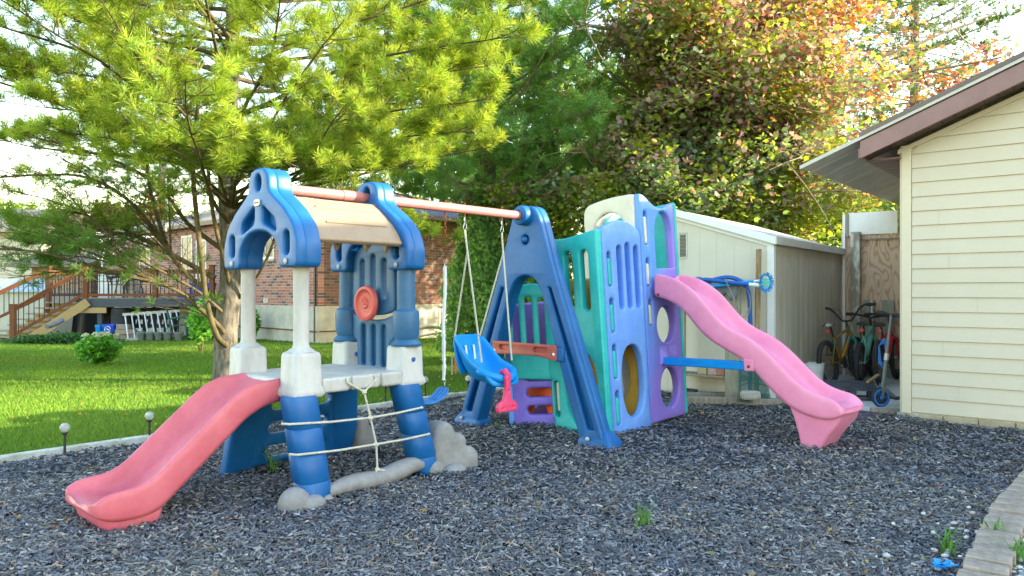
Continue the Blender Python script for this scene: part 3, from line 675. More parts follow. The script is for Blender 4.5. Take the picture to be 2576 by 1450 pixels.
# seat shell: lofted cross-sections from the back (v=+) to the front lip (v=-)
secs = []   # (v, half width, rim z, floor z)
prof_ = [(.20, .13, .86, .80), (.175, .155, .86, .70), (.13, .165, .83, .60), (.07, .17, .765, .535), (0, .175, .70, .505), (-.07, .175, .655, .50), (-.14, .178, .64, .495), (-.19, .175, .60, .485), (-.235, .165, .545, .475), (-.27, .13, .515, .47)]
uC = 1.415
outer_l = []
for v, h, zr, zf in prof_:
    L = []
    zc = zf + .03
    pts2 = [(-h, zr - .05), (-h - .005, zr - .01), (-h + .01, zr), (-h + .03, zr - .012), (-h + .04, (zr + zf) / 2 + .02), (-h * .6, zf + .028), (0, zf + .02), (h * .6, zf + .028), (h - .04, (zr + zf) / 2 + .02), (h - .03, zr - .012), (h - .01, zr), (h + .005, zr - .01), (h, zr - .05), (h - .03, (zr + zf) / 2 - .01), (h * .6, zf), (0, zf - .008), (-h * .6, zf), (-h + .03, (zr + zf) / 2 - .01)]
    outer_l.append([(uC + x, v, z) for x, z in pts2])
shell = obj('seat_shell', MB().loft(outer_l), M['sky_pl'], bs, sub=2)
# back wall and rolled lip
rim = [(uC - .165, .19, .862), (uC + .165, .19, .862)]
obj('seat_back', MB().loft([[(uC + x, .205 - .0 * z - (.86 - z) * .18, z) for x in (-w_, w_)] + [(uC + x, .185 - (.86 - z) * .18, z) for x in (w_, -w_)] for z, w_ in ((.865, .135), (.80, .155), (.66, .15), (.55, .12))]), M['sky_pl'], bs, .008)
lip = [(uC + .175 * math.sin(a), -.10 - .165 * math.cos(a), .60 - .03 * math.cos(a) ** 2 - .035 * math.cos(a)) for a in np.linspace(-1.5, 1.5, 15)]
obj('seat_lip', MB().tube(lip, [.02] + [.034] * 13 + [.02], 12), M['sky_pl'], bs)
st = MB()
for x in (-.05, .04): st.bar((uC + x, .155, .78), (uC + x + .012, .145, .64), .02, .006)
obj('strap', st, M['white'], bs)
cr = MB(); panel(cr, roundpoly([(-.11, .285), (.11, .285), (.115, .335), (.085, .365), (.04, .38), (.027, .46), (.027, .57), (-.027, .57), (-.027, .46), (-.04, .38), (-.085, .365), (-.115, .335)], .02), [ell(-.06, .32, .005, .005, 8), ell(.06, .32, .005, .005, 8), ell(0, .45, .005, .005, 8)], .04, .012, lambda a, t, z: (uC - .045 + a * .97, -.31 + t + (z - .57) * -.03, z))
crb = obj('crotch_bar', cr, M['hot'], bs)
obj('strap_loop', MB().tube([(uC - .045, -.305, .54), (uC - .04, -.312, .57), (uC - .03, -.275, .595), (uC - .02, -.235, .585), (uC - .01, -.215, .54)], [.024, .026, .026, .026, .02], 10), M['hot'], crb)
for hk, bk, fr in ((1.21, (1.259, .17, .85), (1.25, -.15, .668)), (1.63, (1.545, .17, .85), (1.59, -.15, .66))):
    h_ = MB().tube([(hk, 0, 1.83), (hk, 0, 1.77)], .005, 6).tube([(hk - .012, 0, 1.78), (hk + .012, 0, 1.765), (hk + .02, 0, 1.72), (hk - .004, 0, 1.695), (hk - .015, 0, 1.72), (hk, 0, 1.76)], .0035, 6)
    obj('hook', h_, M['steel'], bs)
    tp = Vector((hk, 0, 1.70)); rp = MB(); j = tp.lerp(Vector(fr), .16)
    twist(rp, [tp, j, Vector(fr)], .0075); obj('rope', rp, M['rope'], bs)
    rp = MB(); twist(rp, [tp + Vector((.006, .004, 0)), j + Vector((.006, .006, 0)), Vector(bk)], .0075); obj('rope', rp, M['rope'], bs)
fs = empty('flat_swing', 'small blue plastic belt swing seat hung on rusty chains beside the tower', 'swing', T.o, T.a, 'swings hanging from the beam')
st_ = MB(); loops = []
for t in np.linspace(0, 1, 15):
    u = .60 + .40 * t; z = .47 - .115 * math.sin(math.pi * (.5 + (t - .5) * .92)) ** 1.0 + .03 * max(0, t - .85) / .15; z = .375 + .10 * abs(2 * t - 1) ** 2.4
    w_ = .075 if 0 < t < 1 else .055; loops.append([(u, -w_, z), (u, -w_ - .004, z + .014), (u, -w_ + .012, z + .024), (u, 0, z + .018), (u, w_ - .012, z + .024), (u, w_ + .004, z + .014), (u, w_, z), (u, 0, z - .004)])
obj('seat', MB().loft(loops), M['seat'], fs, sub=1)
rb_ = MB()
for v in (-.035, 0, .035): rb_.tube([(.60 + .40 * t, v, .394 + .10 * abs(2 * t - 1) ** 2.4 + .004) for t in np.linspace(.70, .97, 8)], .006, 6)
obj('grip_rib', rb_, M['seat'], fs)
def chain(mb, a, b, r=.009, wire=.0026):
    a = Vector(a); b = Vector(b); L = (b - a).length; n = int(L / .028)
    d = (b - a).normalized(); x = d.orthogonal().normalized(); y = d.cross(x)
    for i in range(n):
        c = a.lerp(b, (i + .5) / n); s_ = x if i % 2 else y
        mb.tube([c + d * .018 * math.cos(q) + s_ * r * math.sin(q) for q in np.linspace(0, 2 * math.pi, 9)], wire, 5, cap=False)
for u, bot_ in ((.585, .49), (1.005, .49)):
    c_ = MB(); chain(c_, (u, 0, 1.83), (u - .004, 0, 1.46)); obj('chain', c_, M['rust'], fs)
    c_ = MB(); chain(c_, (u - .004, 0, 1.46), (u - .005, 0, bot_)); obj('chain', c_, M['steel'], fs)
sl2 = MB(); q = random.Random(3); pts_ = []; rs = []
for t in np.linspace(0, 1, 34):
    pts_.append((1.0 - .014 * t + .006 * math.sin(t * 9), q.uniform(-.003, .003), 1.41 - .87 * t)); rs.append(.013 if t < .55 else (.012 + q.uniform(-.004, .006)) * (1 - .35 * max(0, t - .8)))
obj('chain_sleeve', sl2.tube(pts_, rs, 8), M['white'], fs)

# ================================================================ CLIMBER (leans slightly to the left)
tilt = R(-3.5)
cl = empty('climbing_playset', 'blue, purple and teal plastic climbing tower with wavy pink slide', 'climber')
CF = Frame(.871, 6.44, math.atan2(.71, .704))
cl.matrix_world = Matrix.Translation((.871, 6.44, 0)) @ Matrix.Rotation(tilt, 4, 'Y') @ Matrix.Rotation(CF.a, 4, 'Z')
UNT = (Matrix.Rotation(tilt, 4, 'Y') @ Matrix.Rotation(CF.a, 4, 'Z')).inverted()
def unt(u, v, z):       # local point whose world position is the upright (u, v, z)
    w_ = CF.w(u, v, z) - CF.o; return UNT @ w_
TH = .085
def cpanel(name, ol, holes, mt, fn, th=TH, bev=.02, back=None, mt2=None, par=None, label=None):
    mb = MB(); panel(mb, ol, holes, th, bev, fn); o = obj(name, mb, mt, par or cl, ang=45)
    if back:
        mb = MB(); panel(mb, back, [], .02, .004, fn if False else (lambda a, t, z: fn(a, t + th * .18, z))); obj('recess', mb, mt2 or mt, o)
    if label: o['label'] = label
    return o
fF = lambda a, t, z: (a, TH / 2 + t, z)           # front face, plane v=0
# tower one front
ol = roundpoly([(.0, -.03), (.565, -.03), (.565, 1.74), (.42, 1.82), (.25, 1.845), (.1, 1.80), (0, 1.755)], [.0, 0, .03, .15, .2, .1, .03], 5)
sl = [slot(a, 1.05, 1.64 - abs(a - .36) * .2, .038) for a in (.235, .36, .485)]
con = [slot(.085, z0 - .02, z1, .028) for z0, z1 in ((1.28, 1.56), (.88, 1.16), (.48, .76), (.08, .36))]
bp_ = cpanel('front_panel', ol, sl + con + [ell(.335, .415, .165, .32, 36, 2.4)], M['peri'], fF)
mb = MB(); panel(mb, roundpoly([(.19, 1.02), (.53, 1.02), (.53, 1.68), (.19, 1.68)], .04), [], .014, .003, lambda a, t, z: (a, TH - .012 + t, z)); obj('groove_back', mb, M['peri'], bp_)
for z0, z1 in ((1.28, 1.56), (.88, 1.16), (.48, .76), (.08, .36)):
    mb = MB(); panel(mb, slot(.085, z0 - .01, z1 - .055, .022), [], .05, .012, lambda a, t, z: (a, .03 + t, z)); obj('connector', mb, M['teal'], bp_)
    mb = MB(); panel(mb, slot(.085, z0 - .02, z1, .03), [], .012, .002, lambda a, t, z: (a, TH - .01 + t, z)); obj('recess', mb, M['peri'], bp_)
# tower two front (slide opening above, two portholes below)
ol = roundpoly([(.575, -.01), (1.14, -.01), (1.14, 2.02), (1.08, 2.01), (.95, 1.96), (.83, 1.975), (.72, 2.04), (.64, 2.085), (.575, 2.085)], [0, 0, .03, .1, .2, .2, .1, .05, .02], 5)
con2 = [slot(.66, z0, z1, .026) for z0, z1 in ((1.62, 1.93), (1.24, 1.50), (.88, 1.12))]
arch = roundpoly([(.80, 1.40), (1.09, 1.40), (1.09, 1.78), (1.04, 1.90), (.945, 1.945), (.85, 1.90), (.80, 1.78)], [.02, .02, .1, .08, .08, .08, .1], 5)
tp_ = cpanel('slide_panel', ol, con2 + [arch, ell(.90, .87, .15, .175, 32), ell(.90, .28, .15, .19, 32)], M['peri2'], fF)
for z0, z1 in ((1.62, 1.93), (1.24, 1.50), (.88, 1.12)):
    mb = MB(); panel(mb, slot(.66, z0 + .01, z1 - .05, .02), [], .05, .01, lambda a, t, z: (a, .03 + t, z)); obj('connector', mb, M['cream_pl'], tp_)
    mb = MB(); panel(mb, slot(.66, z0, z1, .03), [], .012, .002, lambda a, t, z: (a, TH - .01 + t, z)); obj('recess', mb, M['peri'], tp_)
mb = MB()
for a in (.80, .955): mb.add([(a - .04, 0, .50), (a + .07, 0, .50), (a + .07, 0, .67), (a - .04, 0, .67), (a - .0, -.055, .55), (a + .045, -.055, .56), (a + .04, -.05, .61), (a + .01, -.05, .61)], [(0, 1, 5, 4), (1, 2, 6, 5), (2, 3, 7, 6), (3, 0, 4, 7), (4, 5, 6, 7)])
obj('bar_socket', mb, M['peri2'], tp_, .008)
# left side of tower one, teal (plane u=0, running back along v)
fL = lambda a, t, z: (TH / 2 - .088 + t, a, z)
ol = roundpoly([(.0, -.03), (.60, -.03), (.60, .47), (.645, .50), (.645, 1.74), (.55, 1.715), (.4, 1.70), (.2, 1.725), (.0, 1.755)], [0, .02, .04, .03, .04, .2, .2, .2, .02], 5)
sl = [slot(a, 1.06, 1.59, .045) for a in (.15, .33, .51)]
lp = cpanel('side_panel', ol, sl + [ell(.27, .39, .185, .33, 36, 2.4), slot(.555, .12, .44, .026)], M['teal'], fL)
obj('connector', MB().box((-.045, .555, .30), (.04, .036, .26)), M['cream_pl'], lp, .012)
obj('connector', MB().box((-.055, .645, .56), (.05, .04, .16)), M['cream_pl'], lp, .012)
# back, floors and inner panels
cpanel('back_panel', roundpoly([(0, 0), (.565, 0), (.565, 1.35), (0, 1.35)], .03), [ell(.28, .42, .17, .20, 30), ell(.28, 1.02, .16, .2, 30)], M['yellow_pl'], lambda a, t, z: (a, .62 + t, z), .06)
mb = MB(); mb.lathe([(.17, -.03), (.21, -.02), (.215, .0), (.17, .03), (.15, 0)], (.28, .57, .42), 26, Matrix.Rotation(R(90), 4, 'X')); obj('porthole_ring', mb, M['yellow_pl'], cl)
obj('ball', MB().ball((.25, .60, .42), .12, 14), M['wheelred'], cl)
cpanel('divider_panel', roundpoly([(.1, 0), (.64, 0), (.64, 1.0), (.1, 1.0)], .02), [ell(.36, .42, .15, .25, 28)], M['yellow_pl'], lambda a, t, z: (.57 + t, a, z), .05)
cpanel('upper_panel', roundpoly([(.06, 1.60), (.635, 1.60), (.635, 1.99), (.58, 2.045), (.35, 2.085), (.1, 2.09), (.05, 2.08)], [.01, .01, .04, .1, .2, .1, .02], 5), [ell(.34, 1.745, .19, .20, 30)], M['cream_pl'], lambda a, t, z: (.585 + t, a, z), .07)
obj('floor', MB().box((.28, .32, .93), (.55, .56, .04)), M['teal'], cl, .01)
obj('floor', MB().box((.86, .32, 1.33), (.55, .56, .04)), M['cream_pl'], cl, .01)
cpanel('end_panel', roundpoly([(0, -.01), (.62, -.01), (.62, 1.98), (.5, 2.0), (.12, 2.02), (0, 2.03)], .03), [ell(.30, .86, .22, .21, 28), ell(.30, .28, .22, .21, 28)], M['teal'], lambda a, t, z: (1.165 + t, a, z), .045)
cpanel('rear_panel', roundpoly([(.58, 0), (1.14, 0), (1.14, 1.99), (.86, 2.05), (.58, 1.99)], [.02, .02, .08, .2, .08], 4), [ell(.86, .30, .13, .17, 24), ell(.86, .86, .13, .17, 24)], M['cream_pl'], lambda a, t, z: (a, .635 + t, z), .06)
obj('teal_hood', MB().loft([[(u, .56 - .03 * k, z) for u, z in ell(.93, 1.72, .17, .25, 24, 2.4)] for k in range(2)]), M['teal'], cl)
# low crawl section at the left: purple ladder wall, teal slatted wall over it
A_ = Vector((-.23, .96, 0)); B_ = Vector((.02, .60, 0)); dAB = (B_ - A_); LAB = dAB.length; dAB.normalize(); nAB = Vector((dAB.y, -dAB.x, 0))
fP = lambda a, t, z: tuple(A_ + dAB * a + nAB * (t) + Vector((0, 0, z)))
cpanel('ladder_panel', roundpoly([(0, -.02), (LAB, -.02), (LAB, .52), (0, .52)], .02), [hslot(.13, LAB - .06, .175, .042), hslot(.13, LAB - .06, .335, .042), hslot(.13, LAB - .06, .475, .03)], M['purple'], fP, .09)
cpanel('edge_post', roundpoly([(-.045, -.02), (.01, -.02), (.01, 1.1), (-.045, 1.1)], .02), [], M['peri2'], fP, .10)
cpanel('slat_panel', roundpoly([(0, .47), (LAB + .03, .44), (LAB + .03, 1.25), (LAB * .7, 1.33), (LAB * .3, 1.33), (0, 1.2)], [.03, .03, .1, .1, .1, .1], 4), [slot(a * LAB, .72, 1.22 - .1 * abs(a - .5), .034) for a in (.17, .45, .73)], M['teal'], lambda a, t, z: tuple(A_ + dAB * a + nAB * (t + .045) + Vector((0, 0, z))), .06)
cpanel('orange_panel', roundpoly([(0, 0), (.35, 0), (.35, .5), (0, .5)], .02), [ell(.18, .12, .10, .10, 20)], M['orange_pl'], lambda a, t, z: (.0 + t, .66 + a, z), .05)
cpanel('purple_back', roundpoly([(0, 0), (.5, 0), (.5, 1.15), (0, 1.15)], .02), [ell(.25, .35, .16, .2, 24)], M['purple'], lambda a, t, z: (-.20 + a, 1.0 + t, z), .05)
# wavy pink slide and its strut
crest = [(-.02, 1.378), (.07, 1.372), (.131, 1.357), (.22, 1.33), (.316, 1.282), (.44, 1.191), (.547, 1.073), (.626, .992), (.742, .908), (.929, .83), (1.049, .75), (1.166, .645), (1.28, .535), (1.391, .455), (1.499, .418), (1.59, .405), (1.66, .362), (1.69, .315)]
low = [(-.02, 1.17), (.131, 1.134), (.274, 1.062), (.385, .949), (.453, .87), (.574, .778), (.729, .704), (.88, .632), (.965, .559), (1.049, .463), (1.166, .364), (1.257, .295), (1.40, .24), (1.55, .22), (1.65, .25), (1.69, .29)]
mb = slide_mesh(crest, low, lambda x: .135 if x < 1.40 else .135 - .38 * (x - 1.40), .45, 60, lambda x, s, z: tuple(unt(.825 + s, -x, z)), .045)
ps = obj('wavy_slide', mb, M['pink'], cl, sub=1)
mb = MB()
def keel(x0, x1, z, w_): return [tuple(unt(.825 + s, -x, z)) for s, x in roundpoly([(-w_, x0), (w_, x0), (w_, x1), (-w_, x1)], .03)]
mb.loft([keel(1.24, 1.67, .32, .195), keel(1.28, 1.64, .22, .19), keel(1.31, 1.55, .10, .175), keel(1.33, 1.48, -.02, .165)]); obj('slide_foot', mb, M['pink'], ps)
mb = MB().bar(unt(.77, .0, .575), unt(.66, -.93, .60), .05, .075); obj('strut', mb, M['sky_pl'], cl, .01)
for p in ((.602, -.92, .60), (.604, -.04, 1.19), (.60, 0, 0)):
    if p[2]: obj('bolt', MB().ball(unt(*p), .014, 8), M['rust'], ps)
obj('bolt_plate', MB().box(unt(.615, -.92, .61), (.03, .09, .10)), M['pink'], ps, .01)

# ================================================================ GARAGE
GF = Frame(3.77, 7.3, math.atan2(-.634, .773))
gar = empty('garage', 'cream vinyl sided garage with brown fascia and metal roof at the right', 'garage', GF.o, GF.a)
SL = .394
def zr(u): return 2.607 + SL * u
RU = 6.5  # unseen half width, widened so the roof's shadow covers the play area
mb = MB(); z = .067; k = 0; EX = .137
while z < zr(RU) + .1:
    zt = z + EX; lz = lambda q: max(.088, (q - 2.60) / SL)
    ul, ut = lz(z), lz(zt); ur, utr = 2 * RU - ul, 2 * RU - ut
    if ul < RU and ut < ur:
        ut = min(ut, RU); utr = max(utr, RU)
        b = len(mb.v); mb.add([(ul, -.018, z), (ur, -.018, z), (utr, -.003, zt), (ut, -.003, zt), (ul, -.001, z), (ur, -.001, z), (ul, -.0175, z + .012), (ur, -.0175, z + .012)], [(0, 1, 2, 3), (4, 5, 1, 0)])
    z += EX
obj('siding', mb, M['vinyl'], gar, ang=5, recalc=False)
mb = MB(); q = random.Random(4)
for k_ in range(16):
    if k_ % 3 == 1: u_ = q.uniform(.25, 1.2); z_ = .067 + k_ * EX; mb.add([(u_, -.0195, z_ + .002), (u_ + .004, -.0195, z_ + .002), (u_ + .004, -.0045, z_ + EX), (u_, -.0045, z_ + EX)], [(0, 1, 2, 3)])
obj('butt_joint', mb, M['sheds'], gar, recalc=False)
mb = MB(); mb.add([(0, 0, -.02), (2 * RU, 0, -.02), (2 * RU, 0, 2.6), (RU, 0, zr(RU)), (0, 0, 2.6), (0, 8, -.02), (2 * RU, 8, -.02), (2 * RU, 8, 2.6), (RU, 8, zr(RU)), (0, 8, 2.6)],
                  [(0, 1, 2, 3, 4), (9, 8, 7, 6, 5), (0, 4, 9, 5), (1, 6, 7, 2)])
obj('wall', mb, M['vinyl'], gar)
obj('corner_trim', MB().box((.042, -.012, 1.335), (.084, .03, 2.57)).box((-.008, .04, 1.335), (.02, .1, 2.57)), M['vtrim'], gar, .004)
mb = MB(); mb.add([(-.03, -.014, 2.585), (RU, -.014, zr(RU)-.02), (RU, -.03, zr(RU) -.02), (-.03, -.03, 2.585), (-.03, -.014, 2.54), (RU, -.014, zr(RU) - .065), (RU, -.03, zr(RU) - .065), (-.03, -.03, 2.54)], [(0, 1, 2, 3), (4, 7, 6, 5), (3, 2, 6, 7), (0, 4, 5, 1), (0, 3, 7, 4)])
obj('rake_trim', mb, M['vtrim'], gar)
def slopebox(u0, u1, v0, v1, zb0, zt0, s=SL):     # sheared box following the slope from u0
    vs = []
    for u in (u0, u1):
        for v in (v0, v1):
            for z in (zb0, zt0): vs.append((u, v, z + s * (u - u0)))
    return vs, [(0, 1, 3, 2), (4, 6, 7, 5), (0, 4, 5, 1), (2, 3, 7, 6), (0, 2, 6, 4), (1, 5, 7, 3)]
mb = MB(); mb.add(*slopebox(-.297, RU, -.325, -.30, 2.49, 2.655)); obj('fascia', mb, M['fascia'], gar, .003)
mb = MB(); mb.add(*slopebox(RU, 2 * RU + .3, -.325, -.30, 2.49 + SL * (RU + .297), 2.655 + SL * (RU + .297), -SL)); obj('fascia', mb, M['fascia'], gar, .003)
obj('fascia', MB().box((-.31, 3.8, 2.545), (.022, 8.2, .09)), M['fascia'], gar, .003)
mb = MB(); u = -.29
while u < RU:
    mb.add(*slopebox(u, u + .105, -.30, -.02, 2.512 + SL * (u + .297), 2.52 + SL * (u + .297))); u += .11
obj('soffit', mb, mat('brown soffit', (.09, .06, .05), .6, .3, var=.1), gar)
mb = MB()
for i in range(44): mb.box((-.15, .02 + i * .18, 2.505), (.30, .165, .012))
obj('soffit', mb, M['fascia'], gar)
# metal roof: standing ribs above, corrugated sheet seen from below over the passage
def sheet(u0, u1, v0, v1, zf, sgn=1, step=.019, amp=.008, per=.076):
    vs = []; vv = np.arange(v0, v1, step)
    for v in vv:
        h = amp * math.sin(2 * math.pi * v / per) - (.022 if (v % .38) < .022 else 0)
        vs.append((u0, v, zf(u0) + h)); vs.append((u1, v, zf(u1) + h))
    return vs, [(2 * i, 2 * i + 1, 2 * i + 3, 2 * i + 2) for i in range(len(vv) - 1)]
mb = MB(); mb.add(*sheet(-.861, RU, -.34, 5.2, lambda u: 2.68 + SL * (u + .297) - .0)); obj('roof_sheet', mb, M['galv'], gar, ang=80, recalc=False)
mb = MB(); mb.add(*slopebox(-.861, RU, -.345, -.325, 2.664 - SL * .564, 2.70 - SL * .564)); obj('roof_edge', mb, M['shedtrim'], gar)
mb = MB(); mb.add(*slopebox(-.30, RU + .02, -.352, 8.12, 2.693, 2.735)); mb.add(*slopebox(RU + .02, 2 * RU + .4, -.352, 8.12, 2.693 + SL * (RU + .3), 2.735 + SL * (RU + .3), -SL))
for i in range(20): mb.add(*slopebox(-.30, RU, -.20 + i * .42, -.17 + i * .42, 2.735, 2.76))
obj('roof', mb, M['roofmetal'], gar)
mb = MB(); u = .07; i = 0
while u < 12.8: mb.box((u + .14, -.012 + (i % 3) * .004, .01), (.278, .06, .09)); u += .285; i += 1
obj('brick_base', mb, mat('base brick', (.33, .27, .17), .9, .2, col2=(.45, .38, .27), vscale=7, bump=.4), gar, .006)

# ================================================================ SHED
SF = Frame(2.89, 8.37, math.atan2(-.6, .8))
sh = empty('shed', 'beige metal garden shed with low gable roof behind the pink slide', 'shed', SF.o, SF.a)
SWD = 2.5; PKZ = 2.20; EZ = 1.80
def shz(u): return EZ + (PKZ - EZ) * (1 - abs(u + SWD / 2) / (SWD / 2))
mb = MB(); u = -SWD
while u < -.01:
    u1 = min(u + .206, 0); a, b = u + .0008, u1 - .0008
    mb.add([(a, 0, -.03), (b, 0, -.03), (b, 0, shz(b)), (a, 0, shz(a)), (a, .02, -.03), (b, .02, -.03), (b, .02, shz(b)), (a, .02, shz(a))], [(0, 1, 2, 3), (0, 3, 7, 4), (1, 5, 6, 2)]); u = u1
obj('front_wall', mb, M['shedw'], sh, ang=20)
mb = MB(); mb.add([(-SWD + .01, .015, -.03), (-.01, .015, -.03), (-.01, .015, EZ), (-SWD / 2, .015, PKZ - .01), (-SWD + .01, .015, EZ)], [(0, 1, 2, 3, 4)]); obj('backing', mb, M['pot'], sh)
mb = MB(); vs = []
for i in range(141):
    v = i * 3.0 / 140; h = .006 if (v % .214) < .012 else (.0025 * math.sin(v * 29))
    vs += [(h, v, -.03), (h, v, EZ)]
mb.add(vs, [(2 * i, 2 * i + 2, 2 * i + 3, 2 * i + 1) for i in range(140)]); obj('side_wall', mb, M['sheds'], sh, ang=60)
obj('far_wall', MB().box((-SWD / 2, 3.0, .9), (SWD, .02, 1.86)).box((-SWD, 1.5, .9), (.02, 3.0, 1.86)), M['sheds'], sh)
mb = MB()
for s_ in (0, 1):
    u0, u1 = (-SWD / 2, .045) if s_ == 0 else (-SWD - .045, -SWD / 2)
    f = lambda u: shz(min(max(u, -SWD), 0)) - (.015 if u in (.045, -SWD - .045) else 0)
    for (v0, v1, zb, zt) in ((-.05, 3.06, .004, .02),):
        vs = [(u, v, f(u) + z) for u in (u0, u1) for v in (v0, v1) for z in (zb, zt)]
        mb.add(vs, [(0, 1, 3, 2), (4, 6, 7, 5), (0, 4, 5, 1), (2, 3, 7, 6), (0, 2, 6, 4), (1, 5, 7, 3)])
rf_ = obj('roof', mb, M['shedtrim'], sh)
mb = MB()
for u0, u1 in ((-SWD / 2, .05), (-SWD - .05, -SWD / 2)):
    vs = [(u, v, shz(min(max(u, -SWD), 0)) - (.015 if abs(u + SWD / 2) > SWD / 2 else 0) + z) for u in (u0, u1) for v in (-.062, -.048) for z in (-.05, .035)]
    mb.add(vs, [(0, 1, 3, 2), (4, 6, 7, 5), (0, 4, 5, 1), (2, 3, 7, 6), (0, 2, 6, 4), (1, 5, 7, 3)])
    vs = [(u, v, shz(min(max(u, -SWD), 0)) - .075 + z) for u in (max(u0, -SWD), min(u1, 0)) for v in (-.02, .0) for z in (-.02, .035)]
    mb.add(vs, [(0, 1, 3, 2), (4, 6, 7, 5), (0, 4, 5, 1), (2, 3, 7, 6), (0, 2, 6, 4), (1, 5, 7, 3)])
obj('gable_trim', mb, M['white'], rf_)
obj('eave_trim', MB().box((.055, 1.5, EZ - .02), (.02, 3.12, .085)).box((.03, 1.5, EZ - .055), (.05, 3.1, .015)), M['shedtrim'], rf_)
obj('corner_post', MB().box((-.02, -.008, .88), (.075, .02, 1.80)).box((.008, .03, .88), (.012, .07, 1.80)), M['white'], sh, .003)
vt = MB()
for i in range(16): vt.box((-1.06, -.006, 1.64 + i * .0165), (.07, .012, .006), M=Matrix.Rotation(R(25), 4, 'X'))
vo = obj('vent', MB().box((-1.105, -.006, 1.765), (.012, .014, .31)).box((-1.015, -.006, 1.765), (.012, .014, .31)).box((-1.06, -.006, 1.915), (.09, .014, .012)).box((-1.06, -.006, 1.615), (.09, .014, .012)), M['shedtrim'], sh)
obj('louvres', vt, M['pot'], vo)

# ================================================================ PASSAGE BETWEEN SHED AND GARAGE
def sw(u, v, z=0): return SF.w(u, v, z)
e0 = G(2085, 1028); mb = MB()
c = [(sw(.05, -.02).x, sw(.05, -.02).y), (GF.w(-.0, .12).x, GF.w(0, .12).y), (sw(1.6, 3.2).x, sw(1.6, 3.2).y), (sw(.03, 3.2).x, sw(.03, 3.2).y)]
mb.prism([(3.30, 8.15), (3.72, 7.62), (3.86, 7.36), (6.2, 10.2), (4.8, 11.2), (2.98, 8.36)], -.06, .03)
obj('concrete_slab', mb, M['slab'], tag=('pale concrete floor of the passage beside the garage', 'floor', None, 'structure'))
def plymat():
    m = bpy.data.materials.new('plywood'); m.use_nodes = True; t = m.node_tree; b = t.nodes['Principled BSDF']
    tc = t.nodes.new('ShaderNodeTexCoord'); mp = t.nodes.new('ShaderNodeMapping'); mp.inputs['Scale'].default_value = (1.9, 1, .6); t.links.new(tc.outputs['Object'], mp.inputs[0])
    n = t.nodes.new('ShaderNodeTexNoise'); n.inputs['Scale'].default_value = 2.6; n.inputs['Detail'].default_value = 1.5; t.links.new(mp.outputs[0], n.inputs['Vector'])
    ma = t.nodes.new('ShaderNodeMath'); ma.operation = 'MULTIPLY'; ma.inputs[1].default_value = 26; t.links.new(n.outputs[0], ma.inputs[0])
    fr = t.nodes.new('ShaderNodeMath'); fr.operation = 'PINGPONG'; fr.inputs[1].default_value = 1; t.links.new(ma.outputs[0], fr.inputs[0])
    rp = t.nodes.new('ShaderNodeValToRGB'); rp.color_ramp.elements[0].color = (.58, .41, .30, 1); rp.color_ramp.elements[1].color = (.40, .25, .18, 1); rp.color_ramp.elements[0].position = .45; rp.color_ramp.elements[1].position = .95
    t.links.new(fr.outputs[0], rp.inputs[0]); t.links.new(rp.outputs[0], b.inputs['Base Color']); b.inputs['Roughness'].default_value = .8
    return m
M['ply'] = plymat()
pw = empty('plywood_fence', 'tall plywood and white board fence closing the passage behind the bicycles', 'fence', SF.o, SF.a)
obj('plywood_sheet', MB().box((.80, 3.02, 1.0), (1.60, .018, 2.02)), M['ply'], pw)
obj('white_board', MB().box((.42, 3.0, 2.17), (.62, .03, .31)), M['white'], pw)
obj('white_board', MB().box((1.14, 3.0, 2.19), (.66, .03, .31)), M['white'], pw)
obj('batten', MB().box((.765, 2.985, 2.18), (.03, .04, .36)).box((.805, 2.985, 2.18), (.03, .04, .36)).box((.09, 2.985, 2.16), (.04, .04, .34)), M['oldwood'], pw)
obj('edge_board', MB().box((.045, 2.99, 1.15), (.035, .04, 2.32)), M['white'], pw)
obj('post', MB().box((.215, 2.92, 1.03), (.12, .09, 2.04)), mat('peeling post', (.27, .24, .19), .9, .2, col2=(.62, .62, .58), vscale=9, stretch=(1, 1, .4), bump=.6, contrast=(.45, .58)), pw, .008)
for i in range(9):
    mb = MB(); mb.tube([(.34 + i * .14, 3.0, 1.93), (.34 + i * .14, 2.96, 1.92), (.34 + i * .14, 2.95, 1.86), (.34 + i * .14, 2.97, 1.84)], .005, 5); obj('hook', mb, M['rust'], pw)
obj('top_rail', MB().box((.85, 2.99, 1.945), (1.3, .02, .018)), M['oldwood'], pw)
for i, (u, w_, zt) in enumerate([(.38, .14, 1.10), (.62, .15, 1.10), (.86, .155, 1.09), (1.1, .15, 1.10), (1.34, .15, 1.08)]):
    obj('picket', MB().box((u, 2.95, zt / 2), (w_, .02, zt)), M['greywood'], pw, .004)
obj('picket_rail', MB().box((.86, 2.93, .84), (1.2, .03, .075)), M['oldwood'], pw)
obj('downpipe', MB().tube([(.42, 2.925, 1.1), (.42, 2.925, .1)], .03, 10), M['alu'], pw)

